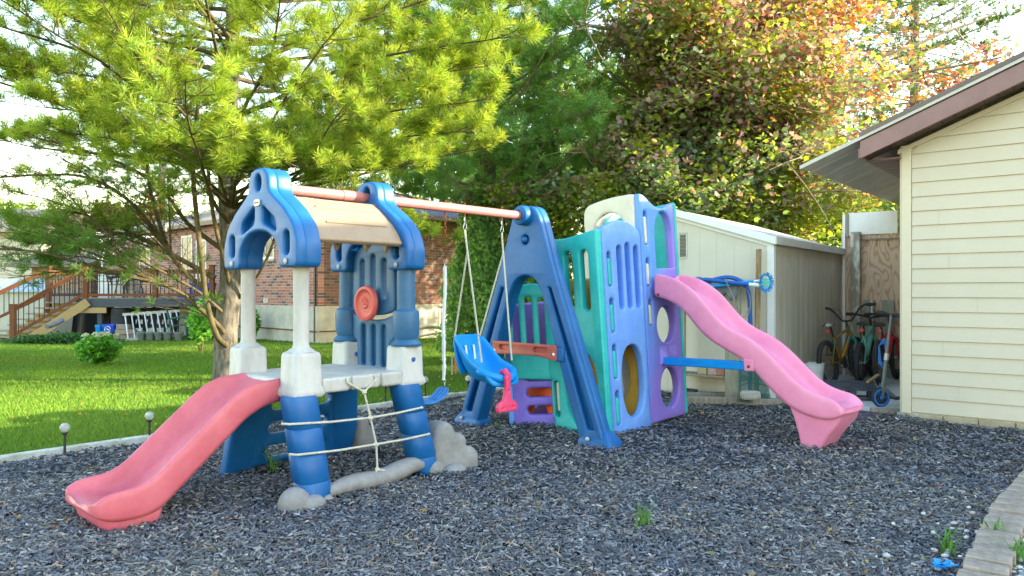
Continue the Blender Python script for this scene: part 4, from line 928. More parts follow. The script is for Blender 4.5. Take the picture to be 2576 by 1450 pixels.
# ---- bicycles
def bike(label, loc, az, lean, fcol, scol, wr=.29, bmx=False, steer=0., sz=1., extra=None):
    t = empty('bicycle', label, 'bicycle', loc, az, 'bicycles parked in the passage')
    t.rotation_euler = (lean, 0, az)
    WB = .98 * sz
    def wheel(x, nm):
        mb = MB(); ring = [(x + wr * math.cos(a), 0, wr + wr * math.sin(a)) for a in np.linspace(0, 2 * math.pi, 33)]
        loops = []
        n = 44; rt = .033
        w_ = MB(); vs = []; 
        for i in range(n):
            a = 2 * math.pi * i / n
            for k in range(8):
                b = 2 * math.pi * k / 8; kn = 1 + (.14 if (i % 2 and k in (0, 1, 7)) else 0); rr = (wr - rt) + rt * kn * math.cos(b)
                vs.append((x + rr * math.cos(a), rt * math.sin(b), wr + rr * math.sin(a)))
        w_.add(vs, [(i * 8 + k, i * 8 + (k + 1) % 8, ((i + 1) % n) * 8 + (k + 1) % 8, ((i + 1) % n) * 8 + k) for i in range(n) for k in range(8)])
        wo = obj(nm, w_, M['black'], t, ang=30)
        rm = MB(); vs = []
        for i in range(32):
            a = 2 * math.pi * i / 32
            for dr, dy in ((-.055, -.01), (-.042, -.013), (-.042, .013), (-.055, .01)): vs.append((x + (wr + dr) * math.cos(a), dy, wr + (wr + dr) * math.sin(a)))
        rm.add(vs, [(i * 4 + k, i * 4 + (k + 1) % 4, ((i + 1) % 32) * 4 + (k + 1) % 4, ((i + 1) % 32) * 4 + k) for i in range(32) for k in range(4)])
        obj('rim', rm, M['black'] if bmx else M['alu'], wo)
        sp_ = MB()
        for i in range(20):
            a = 2 * math.pi * i / 20; s_ = .022 * (1 if i % 2 else -1)
            sp_.tube([(x + .018 * math.cos(a + .8), s_, wr + .018 * math.sin(a + .8)), (x + (wr - .05) * math.cos(a), 0, wr + (wr - .05) * math.sin(a))], .0017, 4, cap=False)
        sp_.tube([(x, -.04, wr), (x, .04, wr)], .016, 8); obj('spokes', sp_, M['steel'], wo)
    wheel(0, 'rear_wheel'); wheel(WB, 'front_wheel')
    bb = Vector((.40 * sz, 0, .27)); st = Vector((.26 * sz, 0, .27 + .34 * sz)); hd = Vector((.76 * sz, 0, wr + .42 * sz)); hb = Vector((.80 * sz, 0, wr + .31 * sz))
    fr = MB(); rT = .025
    fr.tube([bb, st], rT, 10).tube([st - Vector((0, 0, .04)), hd.lerp(hb, .15)], .018, 10).tube([bb, hb], .032, 10).tube([hd + Vector((-.01, 0, .03)), hb + Vector((.008, 0, -.03))], .024, 10)
    for s_ in (-1, 1): fr.tube([bb + Vector((0, s_ * .02, 0)), (.2, s_ * .05, .28), (0, s_ * .055, wr)], .011, 8).tube([st + Vector((0, s_ * .01, -.05)), (.12, s_ * .05, wr + .17), (0, s_ * .055, wr)], .009, 8)
    obj('frame', fr, fcol, t)
    fk = MB()
    for s_ in (-1, 1): fk.tube([hb + Vector((.01, s_ * .03, -.02)), hb + Vector((.03, s_ * .05, -.06)), (WB - .03, s_ * .052, wr + .02), (WB, s_ * .052, wr)], [.016, .018, .013, .011], 8)
    fk.tube([hb + Vector((.01, -.035, -.03)), hb + Vector((.01, .035, -.03))], .02, 8)
    obj('fork', fk, scol, t)
    sd_ = MB().tube([st, st + (st - bb).normalized() * .13], .0135, 8); so = obj('seat_post', sd_, M['black'], t)
    tp = st + (st - bb).normalized() * .14; loops = []
    for x, w_, h in ((-.13, .045, .01), (-.12, .075, .03), (-.07, .08, .035), (0, .05, .03), (.07, .022, .025), (.13, .016, .02), (.14, .008, .01)):
        loops.append([(tp.x + x, w_ * a, tp.z + .02 + b) for a, b in ((-1, -.01), (-.9, h * .6), (-.4, h), (.4, h), (.9, h * .6), (1, -.01), (.5, -.02), (-.5, -.02))])
    obj('saddle', MB().loft(loops), extra.get('saddle', M['black']) if extra else M['black'], t, sub=1)
    obj('reflector', MB().lathe([(.026, 0), (.028, .01), (.02, .018)], (tp.x - .10, 0, tp.z - .055), 12, Matrix.Rotation(R(-90), 4, 'Y')), M['wheelred'], t)
    up = (hd - hb).normalized(); s0 = hd + up * .03
    hbm = MB()
    if bmx:
        hbm.tube([s0, s0 + up * .06, s0 + up * .06 + Vector((.05, 0, 0))], .016, 8); q = s0 + up * .06 + Vector((.05, 0, 0))
        pts = [q + Vector((-.06, -.36, .19)), q + Vector((-.03, -.23, .20)), q + Vector((0, -.17, .16)), q + Vector((0, -.06, .01)), q, q + Vector((0, .06, .01)), q + Vector((0, .17, .16)), q + Vector((-.03, .23, .20)), q + Vector((-.06, .36, .19))]
    else:
        hbm.tube([s0, s0 + up * .10, s0 + up * .12 + Vector((.06, 0, 0))], .016, 8); q = s0 + up * .12 + Vector((.06, 0, 0))
        pts = [q + Vector((-.10, -.30, .04)), q + Vector((-.05, -.2, .045)), q + Vector((0, -.1, .02)), q, q + Vector((0, .1, .02)), q + Vector((-.05, .2, .045)), q + Vector((-.10, .30, .04))]
    qc = pts[len(pts) // 2].copy(); pts = [qc + Matrix.Rotation(steer, 3, 'Z') @ (p_ - qc) for p_ in pts]
    hbm.tube(pts, .014, 8); ho = obj('handlebar', hbm, M['black'], t)
    gp = MB(); gp.tube([pts[0], pts[0].lerp(pts[1], .85)], .021, 8).tube([pts[-1], pts[-1].lerp(pts[-2], .85)], .021, 8); obj('grip', gp, M['black'], ho)
    for s_ in (-1, 1): gp = MB(); 
    br = MB(); q = pts[len(pts) // 2]
    for s_, i in ((-1, 1), (1, -2)): br.tube([pts[i], pts[i] + Vector((.04, 0, -.01)), pts[i] + Vector((.045, s_ * .07, -.03))], .005, 5); br.tube([pts[i] + Vector((.03, 0, 0)), pts[i].lerp(q, .5) + Vector((.09, 0, .06)), q + Vector((.02, 0, -.1)), hb + Vector((.02, s_ * .02, -.05))], .003, 5)
    obj('brake_lever', br, M['black'], ho)
    ck = MB().tube([bb + Vector((0, -.06, 0)), bb + Vector((0, .06, 0))], .014, 8).lathe([(.075, -.003), (.078, 0), (.075, .003)], bb + Vector((0, -.05, 0)), 24, Matrix.Rotation(R(90), 4, 'X'))
    ck.tube([bb + Vector((0, -.06, 0)), bb + Vector((.09, -.065, -.11))], .009, 6).tube([bb + Vector((0, .06, 0)), bb + Vector((-.09, .065, .11))], .009, 6)
    co = obj('crank', ck, M['black'], t)
    obj('pedal', MB().box(bb + Vector((.09, -.115, -.11)), (.08, .09, .02)), M['black'], co, .004); obj('pedal', MB().box(bb + Vector((-.09, .115, .11)), (.08, .09, .02)), M['black'], co, .004)
    ch = MB().tube([bb + Vector((0, -.05, .075)), (0, -.045, wr + .03), (-.03, -.045, wr), (0, -.045, wr - .03), bb + Vector((0, -.05, -.075))], .004, 5)
    obj('chain', ch, M['rust'], t)
    return t
mint = plastic('mint paint', (.16, .52, .44), (.2, .56, .48), .3); red = plastic('red paint', (.6, .02, .03), (.66, .03, .05), .3)
gold = mat('oil slick paint', (.42, .22, .02), .25, .5, col2=(.02, .26, .22), vscale=5, contrast=(.5, .62), metal=.5); bluep = plastic('blue paint', (.02, .18, .6))
spk = mat('patterned saddle', (.05, .05, .06), .6, .4, col2=(.55, .5, .46), vscale=22, contrast=(.48, .52))
def gp_(px, py, z=.03): p = G(px, py, z); return (p.x, p.y, z)
aB = math.atan2(.82, .60)
b1 = bike('gold and green bicycle with patterned saddle and high black handlebars', gp_(2090, 972), R(45), R(6), gold, plastic('teal paint', (.02, .3, .28)), bmx=True, steer=.55, extra={'saddle': spk})
b2 = bike('mint green bicycle between the gold and the red one', gp_(2162, 966), aB + .03, R(1), mint, mint, wr=.27)
b3 = bike('red bicycle nearest the garage corner, partly hidden by the scooter', gp_(2216, 972), aB - .02, R(-3), red, red, wr=.29)
b1.rotation_euler[0] = R(-7)
# kick scooter
sc_ = empty('kick_scooter', 'black folding kick scooter with blue wheels leaning beside the red bicycle', 'scooter', gp_(2216, 1024), math.atan2(.55, .62) - .55)
wr = .1
def swheel(x, nm):
    a = obj(nm, MB().lathe([(.088, -.014), (.1, -.01), (.103, 0), (.1, .01), (.088, .014)], (x, 0, wr), 28, Matrix.Rotation(R(90), 4, 'X')), M['black'], sc_)
    mb = MB().lathe([(.022, -.016), (.022, .016)], (x, 0, wr), 12, Matrix.Rotation(R(90), 4, 'X'))
    for i in range(6):
        q = i * math.pi / 3; mb.bar((x + .015 * math.cos(q), 0, wr + .015 * math.sin(q)), (x + .088 * math.cos(q), 0, wr + .088 * math.sin(q)), .028, .02)
    vs = []
    for i in range(28):
        q = 2 * math.pi * i / 28
        for r2, y in ((.07, -.015), (.089, -.0155), (.089, .0155), (.07, .015)): vs.append((x + r2 * math.cos(q), y, wr + r2 * math.sin(q)))
    mb.add(vs, [(i * 4 + k, i * 4 + (k + 1) % 4, ((i + 1) % 28) * 4 + (k + 1) % 4, ((i + 1) % 28) * 4 + k) for i in range(28) for k in range(4)])
    obj('hub', mb, bluep, a)
swheel(0, 'front_wheel'); swheel(.52, 'rear_wheel')
obj('deck', MB().box((.30, 0, .085), (.34, .11, .02)).bar((.46, 0, .09), (.54, 0, .11), .05, .02), M['black'], sc_, .004)
obj('steering_tube', MB().tube([(.01, 0, .13), (.035, 0, .30), (.075, 0, .62), (.12, 0, .95)], [.02, .02, .017, .014], 10).bar((0, .025, .1), (.02, .025, .24), .008, .03).bar((0, -.025, .1), (.02, -.025, .24), .008, .03).bar((.03, 0, .2), (.16, 0, .09), .04, .03), M['pot'], sc_)
obj('clamp', MB().tube([(.06, 0, .48), (.068, 0, .55)], .026, 10), M['alu'], sc_)
ho = obj('handlebar', MB().tube([(.12, -.22, .93), (.12, 0, .95), (.12, .22, .97)], .012, 8), M['black'], sc_); obj('grip', MB().tube([(.12, -.22, .93), (.12, -.1, .94)], .019, 8).tube([(.12, .22, .97), (.12, .1, .96)], .019, 8), M['black'], ho)
ca = MB()
for i in range(5): ca.tube([(.05, .02, .70 - i * .01), (-.0, .03, .62), (-.0 + i * .006, .03, .45), (.05, .02, .38 + i * .01), (.08, .02, .5), (.05 + .004 * i, .02, .70)], .006, 5)
tagit(obj('cable_lock', ca, bluep), 'coiled bright blue cable lock hung on the scooter tube', 'cable'); o_ = bpy.data.objects['cable_lock']; o_.matrix_world = Matrix.Translation(sc_.location) @ Matrix.Rotation(sc_.rotation_euler[2], 4, 'Z')
# pallet, pail, mat
pa = empty('pallet', 'small dark blue plastic pallet tilted in front of the bicycles', 'pallet', gp_(2140, 1003), math.atan2(-.25, .9))
mb = MB()
for i in range(6): mb.box((0, -.16 + i * .064, .115 + i * .012), (.52, .045, .014))
obj('deck_boards', mb, M['slate'], pa, .003)
mb = MB()
for x in (-.22, 0, .22):
    for y in (-.14, .0, .14): mb.box((x, y, .055 + (y + .14) * .04), (.07, .05, .10))
obj('blocks', mb, M['slate'], pa, .004); mb = MB()
for x in (-.22, 0, .22): mb.box((x, 0, .012), (.07, .36, .014))
for y in (-.15, .15): mb.box((0, y, .012 + .002), (.52, .045, .014))
obj('bottom_boards', mb, M['slate'], pa, .003)
tagit(obj('wood_stake', MB().bar(P(2183, 962, 8.35), P(2209, 943, 8.6), .03, .02), M['stringer']), 'short pale wood offcut lying on the dark pallet', 'stick')
p = gp_(2043, 982, 0.); pl2 = empty('pail', 'white plastic pail with ribbed rim beside the shed wall', 'bucket', p)
obj('pail_body', MB().lathe([(.001, .01), (.115, .0), (.118, .01), (.132, .24), (.139, .245), (.139, .255), (.133, .258), (.135, .278), (.141, .28), (.141, .29), (.135, .295), (.137, .315), (.143, .32), (.143, .335), (.136, .338), (.13, .335), (.115, .02), (.001, .02)], n=28), M['white'], pl2)
mb = MB().add([G(2100, 1052, .012), G(2195, 1056, .012), G(2218, 1037, .014), G(2150, 1036, .016), G(2112, 1037, .012)], [(0, 1, 2, 3, 4)])
for v_ in list(mb.v): mb.v.append((v_[0], v_[1], v_[2] + .006))
mb.f = [(4, 3, 2, 1, 0), (5, 6, 7, 8, 9)] + [(i, (i + 1) % 5, 5 + (i + 1) % 5, 5 + i) for i in range(5)]
tagit(obj('door_mat', mb, mat('purple mat', (.13, .085, .14), .95, .1, var=.3, vscale=40, bump=.6)), 'worn dull purple mat at the passage entrance', 'mat')
tagit(obj('wood_sill', MB().bar(G(2190, 1033, .03), G(2285, 1036, .03), .05, .05), M['oldwood']), 'old timber sill along the edge of the passage floor', 'timber')
tagit(obj('rubble_block', MB().box(G(2306, 1047, .02), (.17, .1, .08), .6), M['concrete'], bevel=.012, seg=2), 'pale broken concrete block at the foot of the garage corner', 'block')
mb = MB(); mb.prism(roundpoly([(-.05, -.02), (.03, -.03), (.05, .02), (-.02, .03)], .008), 0, .02); o_ = obj('paper_scrap', mb, M['white']); o_.location = G(2385, 1052, .03); o_.rotation_euler = (.5, .2, -.5); tagit(o_, 'crumpled white paper scrap on the mulch beside the garage', 'litter')
mb = MB()
for i in range(9): mb.bar((rnd.uniform(-.04, .04), rnd.uniform(-.03, .03), .01), (rnd.uniform(-.05, .05), rnd.uniform(-.05, .05), .03), .018, .004)
o_ = obj('plastic_scrap', mb, M['sky_pl']); o_.location = G(2372, 1432, .01); tagit(o_, 'torn bright cyan plastic scrap near the pavers at the bottom edge', 'litter')

# ================================================================ IN FRONT OF THE SHED
bn = empty('potting_bench', 'weathered grey wood bench with a low shelf against the shed', 'bench', SF.o, SF.a)
def S(px, py, v): return SF.onv(px, py, v)
mb = MB()
for px in (1835, 1853):
    b = S(px, 1000, -.28); mb.box((b.x, -.28, .62), (.085, .06, 1.28))
obj('leg', mb, M['greywood'], bn, .004)
x0 = S(1715, 950, -.28).x; x1 = S(1845, 950, -.28).x
obj('leg', MB().box((x0, -.28, .62), (.085, .06, 1.28)), M['greywood'], bn, .004)
mb = MB()
for i in range(3): mb.box(((x0 + x1) / 2, -.24 + i * .09, .262), (x1 - x0 + .1, .08, .025))
obj('shelf', mb, M['oldwood'], bn, .003)
obj('top', MB().box(((x0 + x1) / 2 - .05, -.15, 1.25), (x1 - x0, .3, .03)), M['greywood'], bn, .003)
for i, (px, c_) in enumerate(((1770, 'tan rough brick on the bench shelf, left of the three'), (1795, 'pale pink brick on the bench shelf, middle of the three'), (1815, 'reddish brick on the bench shelf, right of the three'))):
    b = S(px, 944, -.22); col = [(.40, .34, .2), (.42, .3, .26), (.36, .17, .13)][i]
    o_ = obj('brick', MB().box((0, 0, 0), (.105, .2, .085)), mat('brick face', col, .9, .2, var=.25, vscale=40, bump=.6), bevel=.006, tag=(c_, 'brick', 'bricks on the bench shelf'))
    o_.location = SF.w(b.x, -.17, .319); o_.rotation_euler = (0, 0, SF.a)
# tarp over the bench
mb = MB(); n1, n2 = 26, 14; vs = []; q = random.Random(8)
for i in range(n1):
    for j in range(n2):
        u = x0 + .05 + (x1 - x0 + .02) * i / (n1 - 1); s_ = j / (n2 - 1)
        fold = .02 * math.sin(i * 1.3 + j * .4) + .015 * math.sin(i * .6)
        if s_ < .5: v, z = .0 - .33 * s_ * 2, 1.285 + fold * .8 + .02
        else: v, z = -.33 - .02 - .5 * fold, 1.29 - (s_ - .5) * 2 * (.13 + .05 * math.sin(i * .9)) + fold * .2
        vs.append((u, v, z))
mb.add(vs, [(i * n2 + j, (i + 1) * n2 + j, (i + 1) * n2 + j + 1, i * n2 + j + 1) for i in range(n1 - 1) for j in range(n2 - 1)])
o_ = obj('tarp', mb, M['tarp']); o_.location = SF.o; o_.rotation_euler = (0, 0, SF.a); m_ = o_.modifiers.new('s', 'SOLIDIFY'); m_.thickness = .006
tagit(o_, 'crumpled grey tarp draped over the top of the bench', 'tarp')
hm = mat('hose plastic', (.005, .09, .40), .45, .5, var=.15, vscale=30)
hose = MB(); hp = [P(x, y, Y) for x, y, Y in ((1752, 706, 8.45), (1775, 704, 8.4), (1810, 708, 8.3), (1850, 713, 8.2), (1884, 716, 8.12))]
def smooth(pts, n=8):
    out = []
    P_ = [Vector(p) for p in pts]; P_ = [P_[0] * 2 - P_[1]] + P_ + [P_[-1] * 2 - P_[-2]]
    for i in range(1, len(P_) - 2):
        for k in range(n):
            t = k / n; a, b, c, d = P_[i - 1], P_[i], P_[i + 1], P_[i + 2]
            out.append(.5 * ((2 * b) + (c - a) * t + (2 * a - 5 * b + 4 * c - d) * t * t + (3 * b - a - 3 * c + d) * t ** 3))
    out.append(P_[-2]); return out
def ribbed(mb, pts, r):
    pts = smooth(pts, 12); mb.tube(pts, [r * (1.06 if i % 2 else .94) for i in range(len(pts))], 10); return mb
ribbed(hose, hp, .024)
ribbed(hose, [P(1752, 706, 8.5), P(1775, 712, 8.6), P(1800, 703, 8.55), P(1830, 698, 8.5), P(1856, 704, 8.4), P(1876, 720, 8.32), P(1884, 745, 8.3), P(1887, 790, 8.3), P(1888, 850, 8.32), P(1887, 930, 8.35), P(1886, 1000, 8.35)], .024)
ht = empty('pool_hose', 'long dark blue ribbed pool hose looped over the bench and hanging down', 'hose')
obj('hose', hose, hm, ht); obj('hose_cuff', MB().tube([P(1884, 716, 8.12), P(1910, 718, 8.08)], .023, 12), M['white'], ht)
pb = empty('pool_brush', 'bright blue pool brush head with bristles on a light blue pole', 'brush')
obj('pole', MB().tube([P(1768, 724, 8.45), P(1850, 714, 8.2), P(1896, 708, 8.1)], .017, 10), M['sky_pl'], pb); obj('ferrule', MB().tube([P(1896, 708, 8.1), P(1912, 706, 8.08)], .012, 10), M['white'], pb)
c0 = P(1927, 711, 8.05); hd_ = MB()
hd_.tube([c0 + Vector((.055 * math.cos(a), .02, .085 * math.sin(a))) for a in np.linspace(0, 2 * math.pi, 21)], .009, 8).box(c0, (.09, .02, .03)).box(c0 + Vector((0, 0, .03)), (.06, .02, .02)).box(c0 - Vector((0, 0, .045)), (.06, .02, .02))
obj('brush_head', hd_, M['teal'], pb); bt = MB(); q = random.Random(2)
for i in range(150):
    a = q.uniform(0, 2 * math.pi); d = Vector((math.cos(a), q.uniform(-.8, .1), math.sin(a) * 1.1)); s_ = c0 + Vector((.045 * math.cos(a), 0, .075 * math.sin(a))); bt.tube([s_, s_ + d * .032], .0022, 4)
obj('bristles', bt, M['sky_pl'], pb)
tagit(obj('plank', MB().bar(P(1909, 627, 8.36), P(1902, 1000, 8.22), .055, .03), woodmat('rough plank', (.12, .08, .05), (.42, .30, .17)), bevel=.004), 'rough brown plank leaning upright against the shed wall', 'plank')
tagit(obj('curved_lid', MB().lathe([(.08, 0), (.095, .01), (.09, .03), (.05, .05), (.001, .055)], P(1757, 717, 8.75), 20, Matrix.Rotation(R(70), 4, 'X')), M['tarp']), 'round grey lid showing above the top of the slide', 'lid')
wk = MB(); wk.tube(smooth([P(1845, 745, 8.2), P(1845, 780, 8.15), P(1855, 798, 8.12), P(1875, 795, 8.12), P(1884, 775, 8.15)]), .006, 6).tube(smooth([P(1868, 720, 8.2), P(1884, 740, 8.2), P(1888, 770, 8.2), P(1880, 800, 8.2)]), .005, 6).tube([P(1823, 700, 8.15), P(1850, 760, 8.12), P(1882, 850, 8.15)], .006, 6)
tagit(obj('loose_cable', wk, M['oldwood']), 'thin looped cord and stick hanging from the bench end', 'cord')
# timbers, block, rakes, pipe at the base of the shed
for i, (a, b, z, lab) in enumerate((((1700, 1013), (1990, 1022), .035, 'long weathered timber on the mulch along the shed front'), ((1836, 1006), (1935, 1010), .075, 'short upper timber under the white stone block'), ((1690, 1000), (1850, 1003), .03, 'rear timber running under the bench shelf'))):
    A = G(*a, z=max(0, z - .04)); B = G(*b, z=max(0, z - .04)); A.z = z; B.z = z
    tagit(obj('landscape_timber', MB().bar(A, B, .11, .075), M['oldwood'], bevel=.01), lab, 'timber')
mb = MB(); mb.ball((0, 0, 0), .5, 12, (1, 1, 1), .05, 4); 
for i, v_ in enumerate(mb.v): mb.v[i] = tuple(math.copysign(abs(c_ * 2) ** .45 / 2, c_) for c_ in v_)
o_ = obj('stone_block', mb, mat('pale stone', (.42, .40, .36), .9, .2, col2=(.62, .60, .57), vscale=18, bump=1)); o_.scale = (.21, .12, .095); o_.location = G(1888, 1003, .09) + Vector((0, 0, .035)); tagit(o_, 'rough white stone block resting on the short timber', 'block')
rk = empty('leaf_rake', 'green plastic leaf rake head with long tines standing under the slide', 'rake')
mb = MB(); top = P(1880, 925, 8.2)
for i in range(26):
    f = i / 25; a = P(1858 + 62 * f, 925 - 4 * math.sin(f * 3.1), 8.22); b = P(1855 + 86 * f, 1010 + 10 * f, 8.05); mb.tube([a, a.lerp(b, .5) + Vector((0, -.02, .0)), b], .0045, 5)
obj('tines', mb, M['green_pl'], rk); mb = MB()
for k_ in (.0, .42, .55): mb.tube([P(1858 - 2 * k_ + (62 + 20 * k_) * f, 925 + 85 * k_ - 8 * math.sin(f * 3.14), 8.21 - .1 * k_) for f in np.linspace(0, 1, 10)], .006, 5)
obj('cross_band', mb, M['green_pl'], rk)
tagit(obj('black_pipe', MB().tube([G(1700, 985, .05) + Vector((0, 0, .0)), G(1752, 990, .05)], .05, 16), M['black']), 'short black drain pipe lying under the bench shelf', 'pipe')

# ================================================================ SOLAR LAMPS
glob = bpy.data.materials.new('crackle glass'); glob.use_nodes = True; b = glob.node_tree.nodes['Principled BSDF']
b.inputs['Base Color'].default_value = (.75, .74, .68, 1); b.inputs['Roughness'].default_value = .15; b.inputs['Transmission Weight'].default_value = .45
n = glob.node_tree.nodes.new('ShaderNodeTexVoronoi'); n.inputs['Scale'].default_value = 90; bp = glob.node_tree.nodes.new('ShaderNodeBump'); bp.inputs['Strength'].default_value = .8; bp.inputs['Distance'].default_value = .003
glob.node_tree.links.new(n.outputs[0], bp.inputs['Height']); glob.node_tree.links.new(bp.outputs[0], b.inputs['Normal'])
for px, py, lab in ((163, 1146, 'solar globe lamp on the mulch edge, nearest the left picture edge'), (376, 1110, 'solar globe lamp behind the red slide on the mulch edge'), (970, 1013, 'solar globe lamp seen under the tower deck beside the blue leg'),
                    (1070, 1000, 'solar globe lamp just left of the flat swing seat'), (1178, 997, 'solar globe lamp between the flat swing seat and the bucket swing')):
    p = G(px, py); t = empty('solar_lamp', lab, 'garden lamp', p, 0, 'solar lamps along the edging')
    obj('stake', MB().tube([(0, 0, -.02), (0, 0, .165)], .009, 8).lathe([(.012, .15), (.019, .16), (.019, .172), (.012, .175)], n=10), M['black'], t)
    obj('globe', MB().ball((0, 0, .205), .036, 16), glob, t)
for (px, py, c_, lab) in ((1146, 940, mat('orange stake', (.7, .16, .04), .7), 'orange painted survey stake standing in the lawn'), (1137, 942, M['greywood'], 'grey wooden survey stake just left of the orange one')):
    p = G(px, py, -.05); tagit(obj('stake', MB().box(p + Vector((0, 0, .14)), (.028, .012, .3)), c_), lab, 'stake')

# ================================================================ BRICK HOUSE
HC = Vector((-5.4, 21.)); hl = Vector((-.72, .69)); hr = Vector((.66, .75)); hl.normalize(); hr.normalize()
GZ = gz(0, 21); FZ = .80; EVZ = 3.55
ho_ = empty('brick_house', 'red brick bungalow with pale foundation and grey shingle roof beyond the lawn', 'house')
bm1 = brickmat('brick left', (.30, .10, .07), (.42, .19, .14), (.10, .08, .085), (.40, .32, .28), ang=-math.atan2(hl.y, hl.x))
bm2 = brickmat('brick right darkened as shade', (.17, .07, .05), (.22, .10, .072), (.08, .058, .052), (.19, .15, .125), ang=-math.atan2(hr.y, hr.x))  # same brick as the left wall, coloured darker to stand for shade
def hp_(d, s, z, off=0., L=None):
    n = Vector((-d.y, d.x)); 
    if (n.x * -HC.x + n.y * -HC.y) < 0: n = -n
    p = HC + d * s + n * off; return Vector((p.x, p.y, z))
LL, LR = 22., 9.5
def wallq(name, d, s0, s1, z0, z1, mt, off=0., th=.2):
    mb = MB(); vs = [hp_(d, s, z, o) for s in (s0, s1) for o in (off, off - th) for z in (z0, z1)]
    mb.add(vs, [(0, 1, 3, 2), (4, 6, 7, 5), (0, 4, 5, 1), (2, 3, 7, 6), (0, 2, 6, 4), (1, 5, 7, 3)]); return obj(name, mb, mt, ho_)
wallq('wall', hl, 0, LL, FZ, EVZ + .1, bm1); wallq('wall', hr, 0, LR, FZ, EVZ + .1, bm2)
wallq('foundation', hl, -.03, LL, GZ - .6, FZ, M['concrete'], .03); wallq('foundation', hr, -.02, LR, GZ - .6, FZ, M['concrete'], .031)
A = HC; B = HC + hl * LL; D_ = HC + hr * LR; C_ = B + hr * LR
def oh(p, s): c = (A + C_) / 2; v = (p - c); return p + v.normalized() * s
cs = [oh(p, .75) for p in (A, B, C_, D_)]
r1 = (A + D_) / 2 + hl * 4.5; r2 = (B + C_) / 2 - hl * 4.5
mb = MB(); RZ = EVZ + 1.55; vs = [(p.x, p.y, EVZ) for p in cs] + [(r1.x, r1.y, RZ), (r2.x, r2.y, RZ)] + [(p.x, p.y, EVZ - .02) for p in cs]
mb.add(vs, [(0, 4, 5, 1), (1, 5, 2), (2, 5, 4, 3), (3, 4, 0), (6, 7, 8, 9)]); rf_ = obj('roof', mb, M['shingle2'], ho_)
mb = MB()
for a, b in ((0, 1), (0, 3), (3, 2), (1, 2)): mb.bar((cs[a].x, cs[a].y, EVZ - .06), (cs[b].x, cs[b].y, EVZ - .06), .11, .13)
obj('gutter', mb, mat('brown gutter', (.12, .08, .065), .5, .4, var=.05), rf_)
obj('roof', MB().add([(cs[0].x, cs[0].y, EVZ + .01), (cs[3].x, cs[3].y, EVZ + .01), (r1.x, r1.y, RZ + .012)], [(0, 1, 2)]), M['shingle'], ho_)
obj('downspout', MB().bar(hp_(hl, .12, GZ), hp_(hl, .12, EVZ - .05), .08, .08, Vector((hl.x, hl.y, 0))), mat('brown downspout', (.10, .045, .04), .5, .4, var=.05), ho_, .01)
def hx(px, d):
    r = (px - 1288) / 1900; return (r * HC.y - HC.x) / (d.x - r * d.y)
def win(px0, px1, z0, z1, d=hl, name='window'):
    s0, s1 = sorted((hx(px0, d), hx(px1, d))); mb = MB(); fw = .06
    def q(a, b, c, e, o=.02, th=.05):
        vs = [hp_(d, s, z, oo) for s in (a, b) for oo in (o, o - th) for z in (c, e)]; return vs, [(0, 1, 3, 2), (4, 6, 7, 5), (0, 4, 5, 1), (2, 3, 7, 6), (0, 2, 6, 4), (1, 5, 7, 3)]
    for a, b, c, e in ((s0, s0 + fw, z0, z1), (s1 - fw, s1, z0, z1), (s0 + fw, s1 - fw, z0, z0 + fw), (s0 + fw, s1 - fw, z1 - fw, z1), ((s0 + s1) / 2 - .02, (s0 + s1) / 2 + .02, z0 + fw, z1 - fw)): mb.add(*q(a, b, c, e))
    w_ = obj(name, mb, M['white'], ho_); mb = MB(); mb.add(*q(s0 + fw, s1 - fw, z0 + fw, z1 - fw, .006, .03)); obj('pane', mb, M['glass'], w_)
    mb = MB(); mb.add(*q(s0 - .06, s1 + .06, z0 - .07, z0 - .005, .05, .08)); obj('sill', mb, M['concrete'], w_)
win(457, 484, 1.95, 3.2); win(352, 378, 1.9, 3.1); win(494, 520, 1.2, 3.0, name='patio_door'); win(648, 690, 2.2, 3.1); win(147, 160, 1.15, 2.3, name='patio_door'); win(215, 245, 2.0, 3.0)
# roof vent pipe, mast
tagit(obj('antenna_mast', MB().tube([P(420, 583, 27.), P(420, 470, 27.)], .05, 8).tube([P(405, 505, 27.), P(435, 505, 27.)], .02, 5), M['steel']), 'thin tv antenna mast rising over the house roof', 'antenna')
# pipes along the foundation
mb = MB(); pts = [hp_(hl, 9, .12, .12), hp_(hl, 0, .10, .12)]; mb.tube([hp_(hl, 6.0, .12, .1), hp_(hl, -.08, .10, .1)], .02, 6)
mb.tube([hp_(hr, .0, .1, .1), hp_(hr, 4.6, .05, .1), hp_(hr, 4.6, .72, .1), hp_(hr, 7.8, .72, .1)], .02, 6); obj('pipe', mb, M['rust'], ho_)
obj('dryer_vent', MB().box(hp_(hl, hx(672, hl), .93, .03), (.16, .1, .16)), M['cream_pl'], ho_, .01)
# ================================================================ DECK
dk = empty('wooden_deck', 'raised wooden deck with brown cedar railings and wide steps behind the house corner', 'deck')
DY = 23.3; DZ = EYE - 17 * DY / 1900; xl = (198 - 1288) / 1900 * DY; xr = -8.9
pd = [(xl, DY), (xr, DY), (xr, DY + .9), (xl, DY + 5.2)]
obj('deck_floor', MB().prism(pd, DZ - .04, DZ), M['step'], dk)
obj('rim_board', MB().box(((xl + xr) / 2, DY - .02, DZ - .15), (xr - xl, .04, .26)).box((xl - .02, DY + 2.5, DZ - .15), (.04, 5, .26)), M['slate'], dk)
for px in (248,): obj('support_post', MB().box((( px - 1288) / 1900 * DY, DY + .12, (DZ + GZ) / 2 - .15), (.14, .14, DZ - GZ - .2)), M['slate'], dk)
for px in (400, 510): obj('support_post', MB().box((( px - 1288) / 1900 * DY, DY + 1.2, (DZ + GZ) / 2 - .15), (.14, .14, DZ - GZ - .2)), M['slate'], dk)
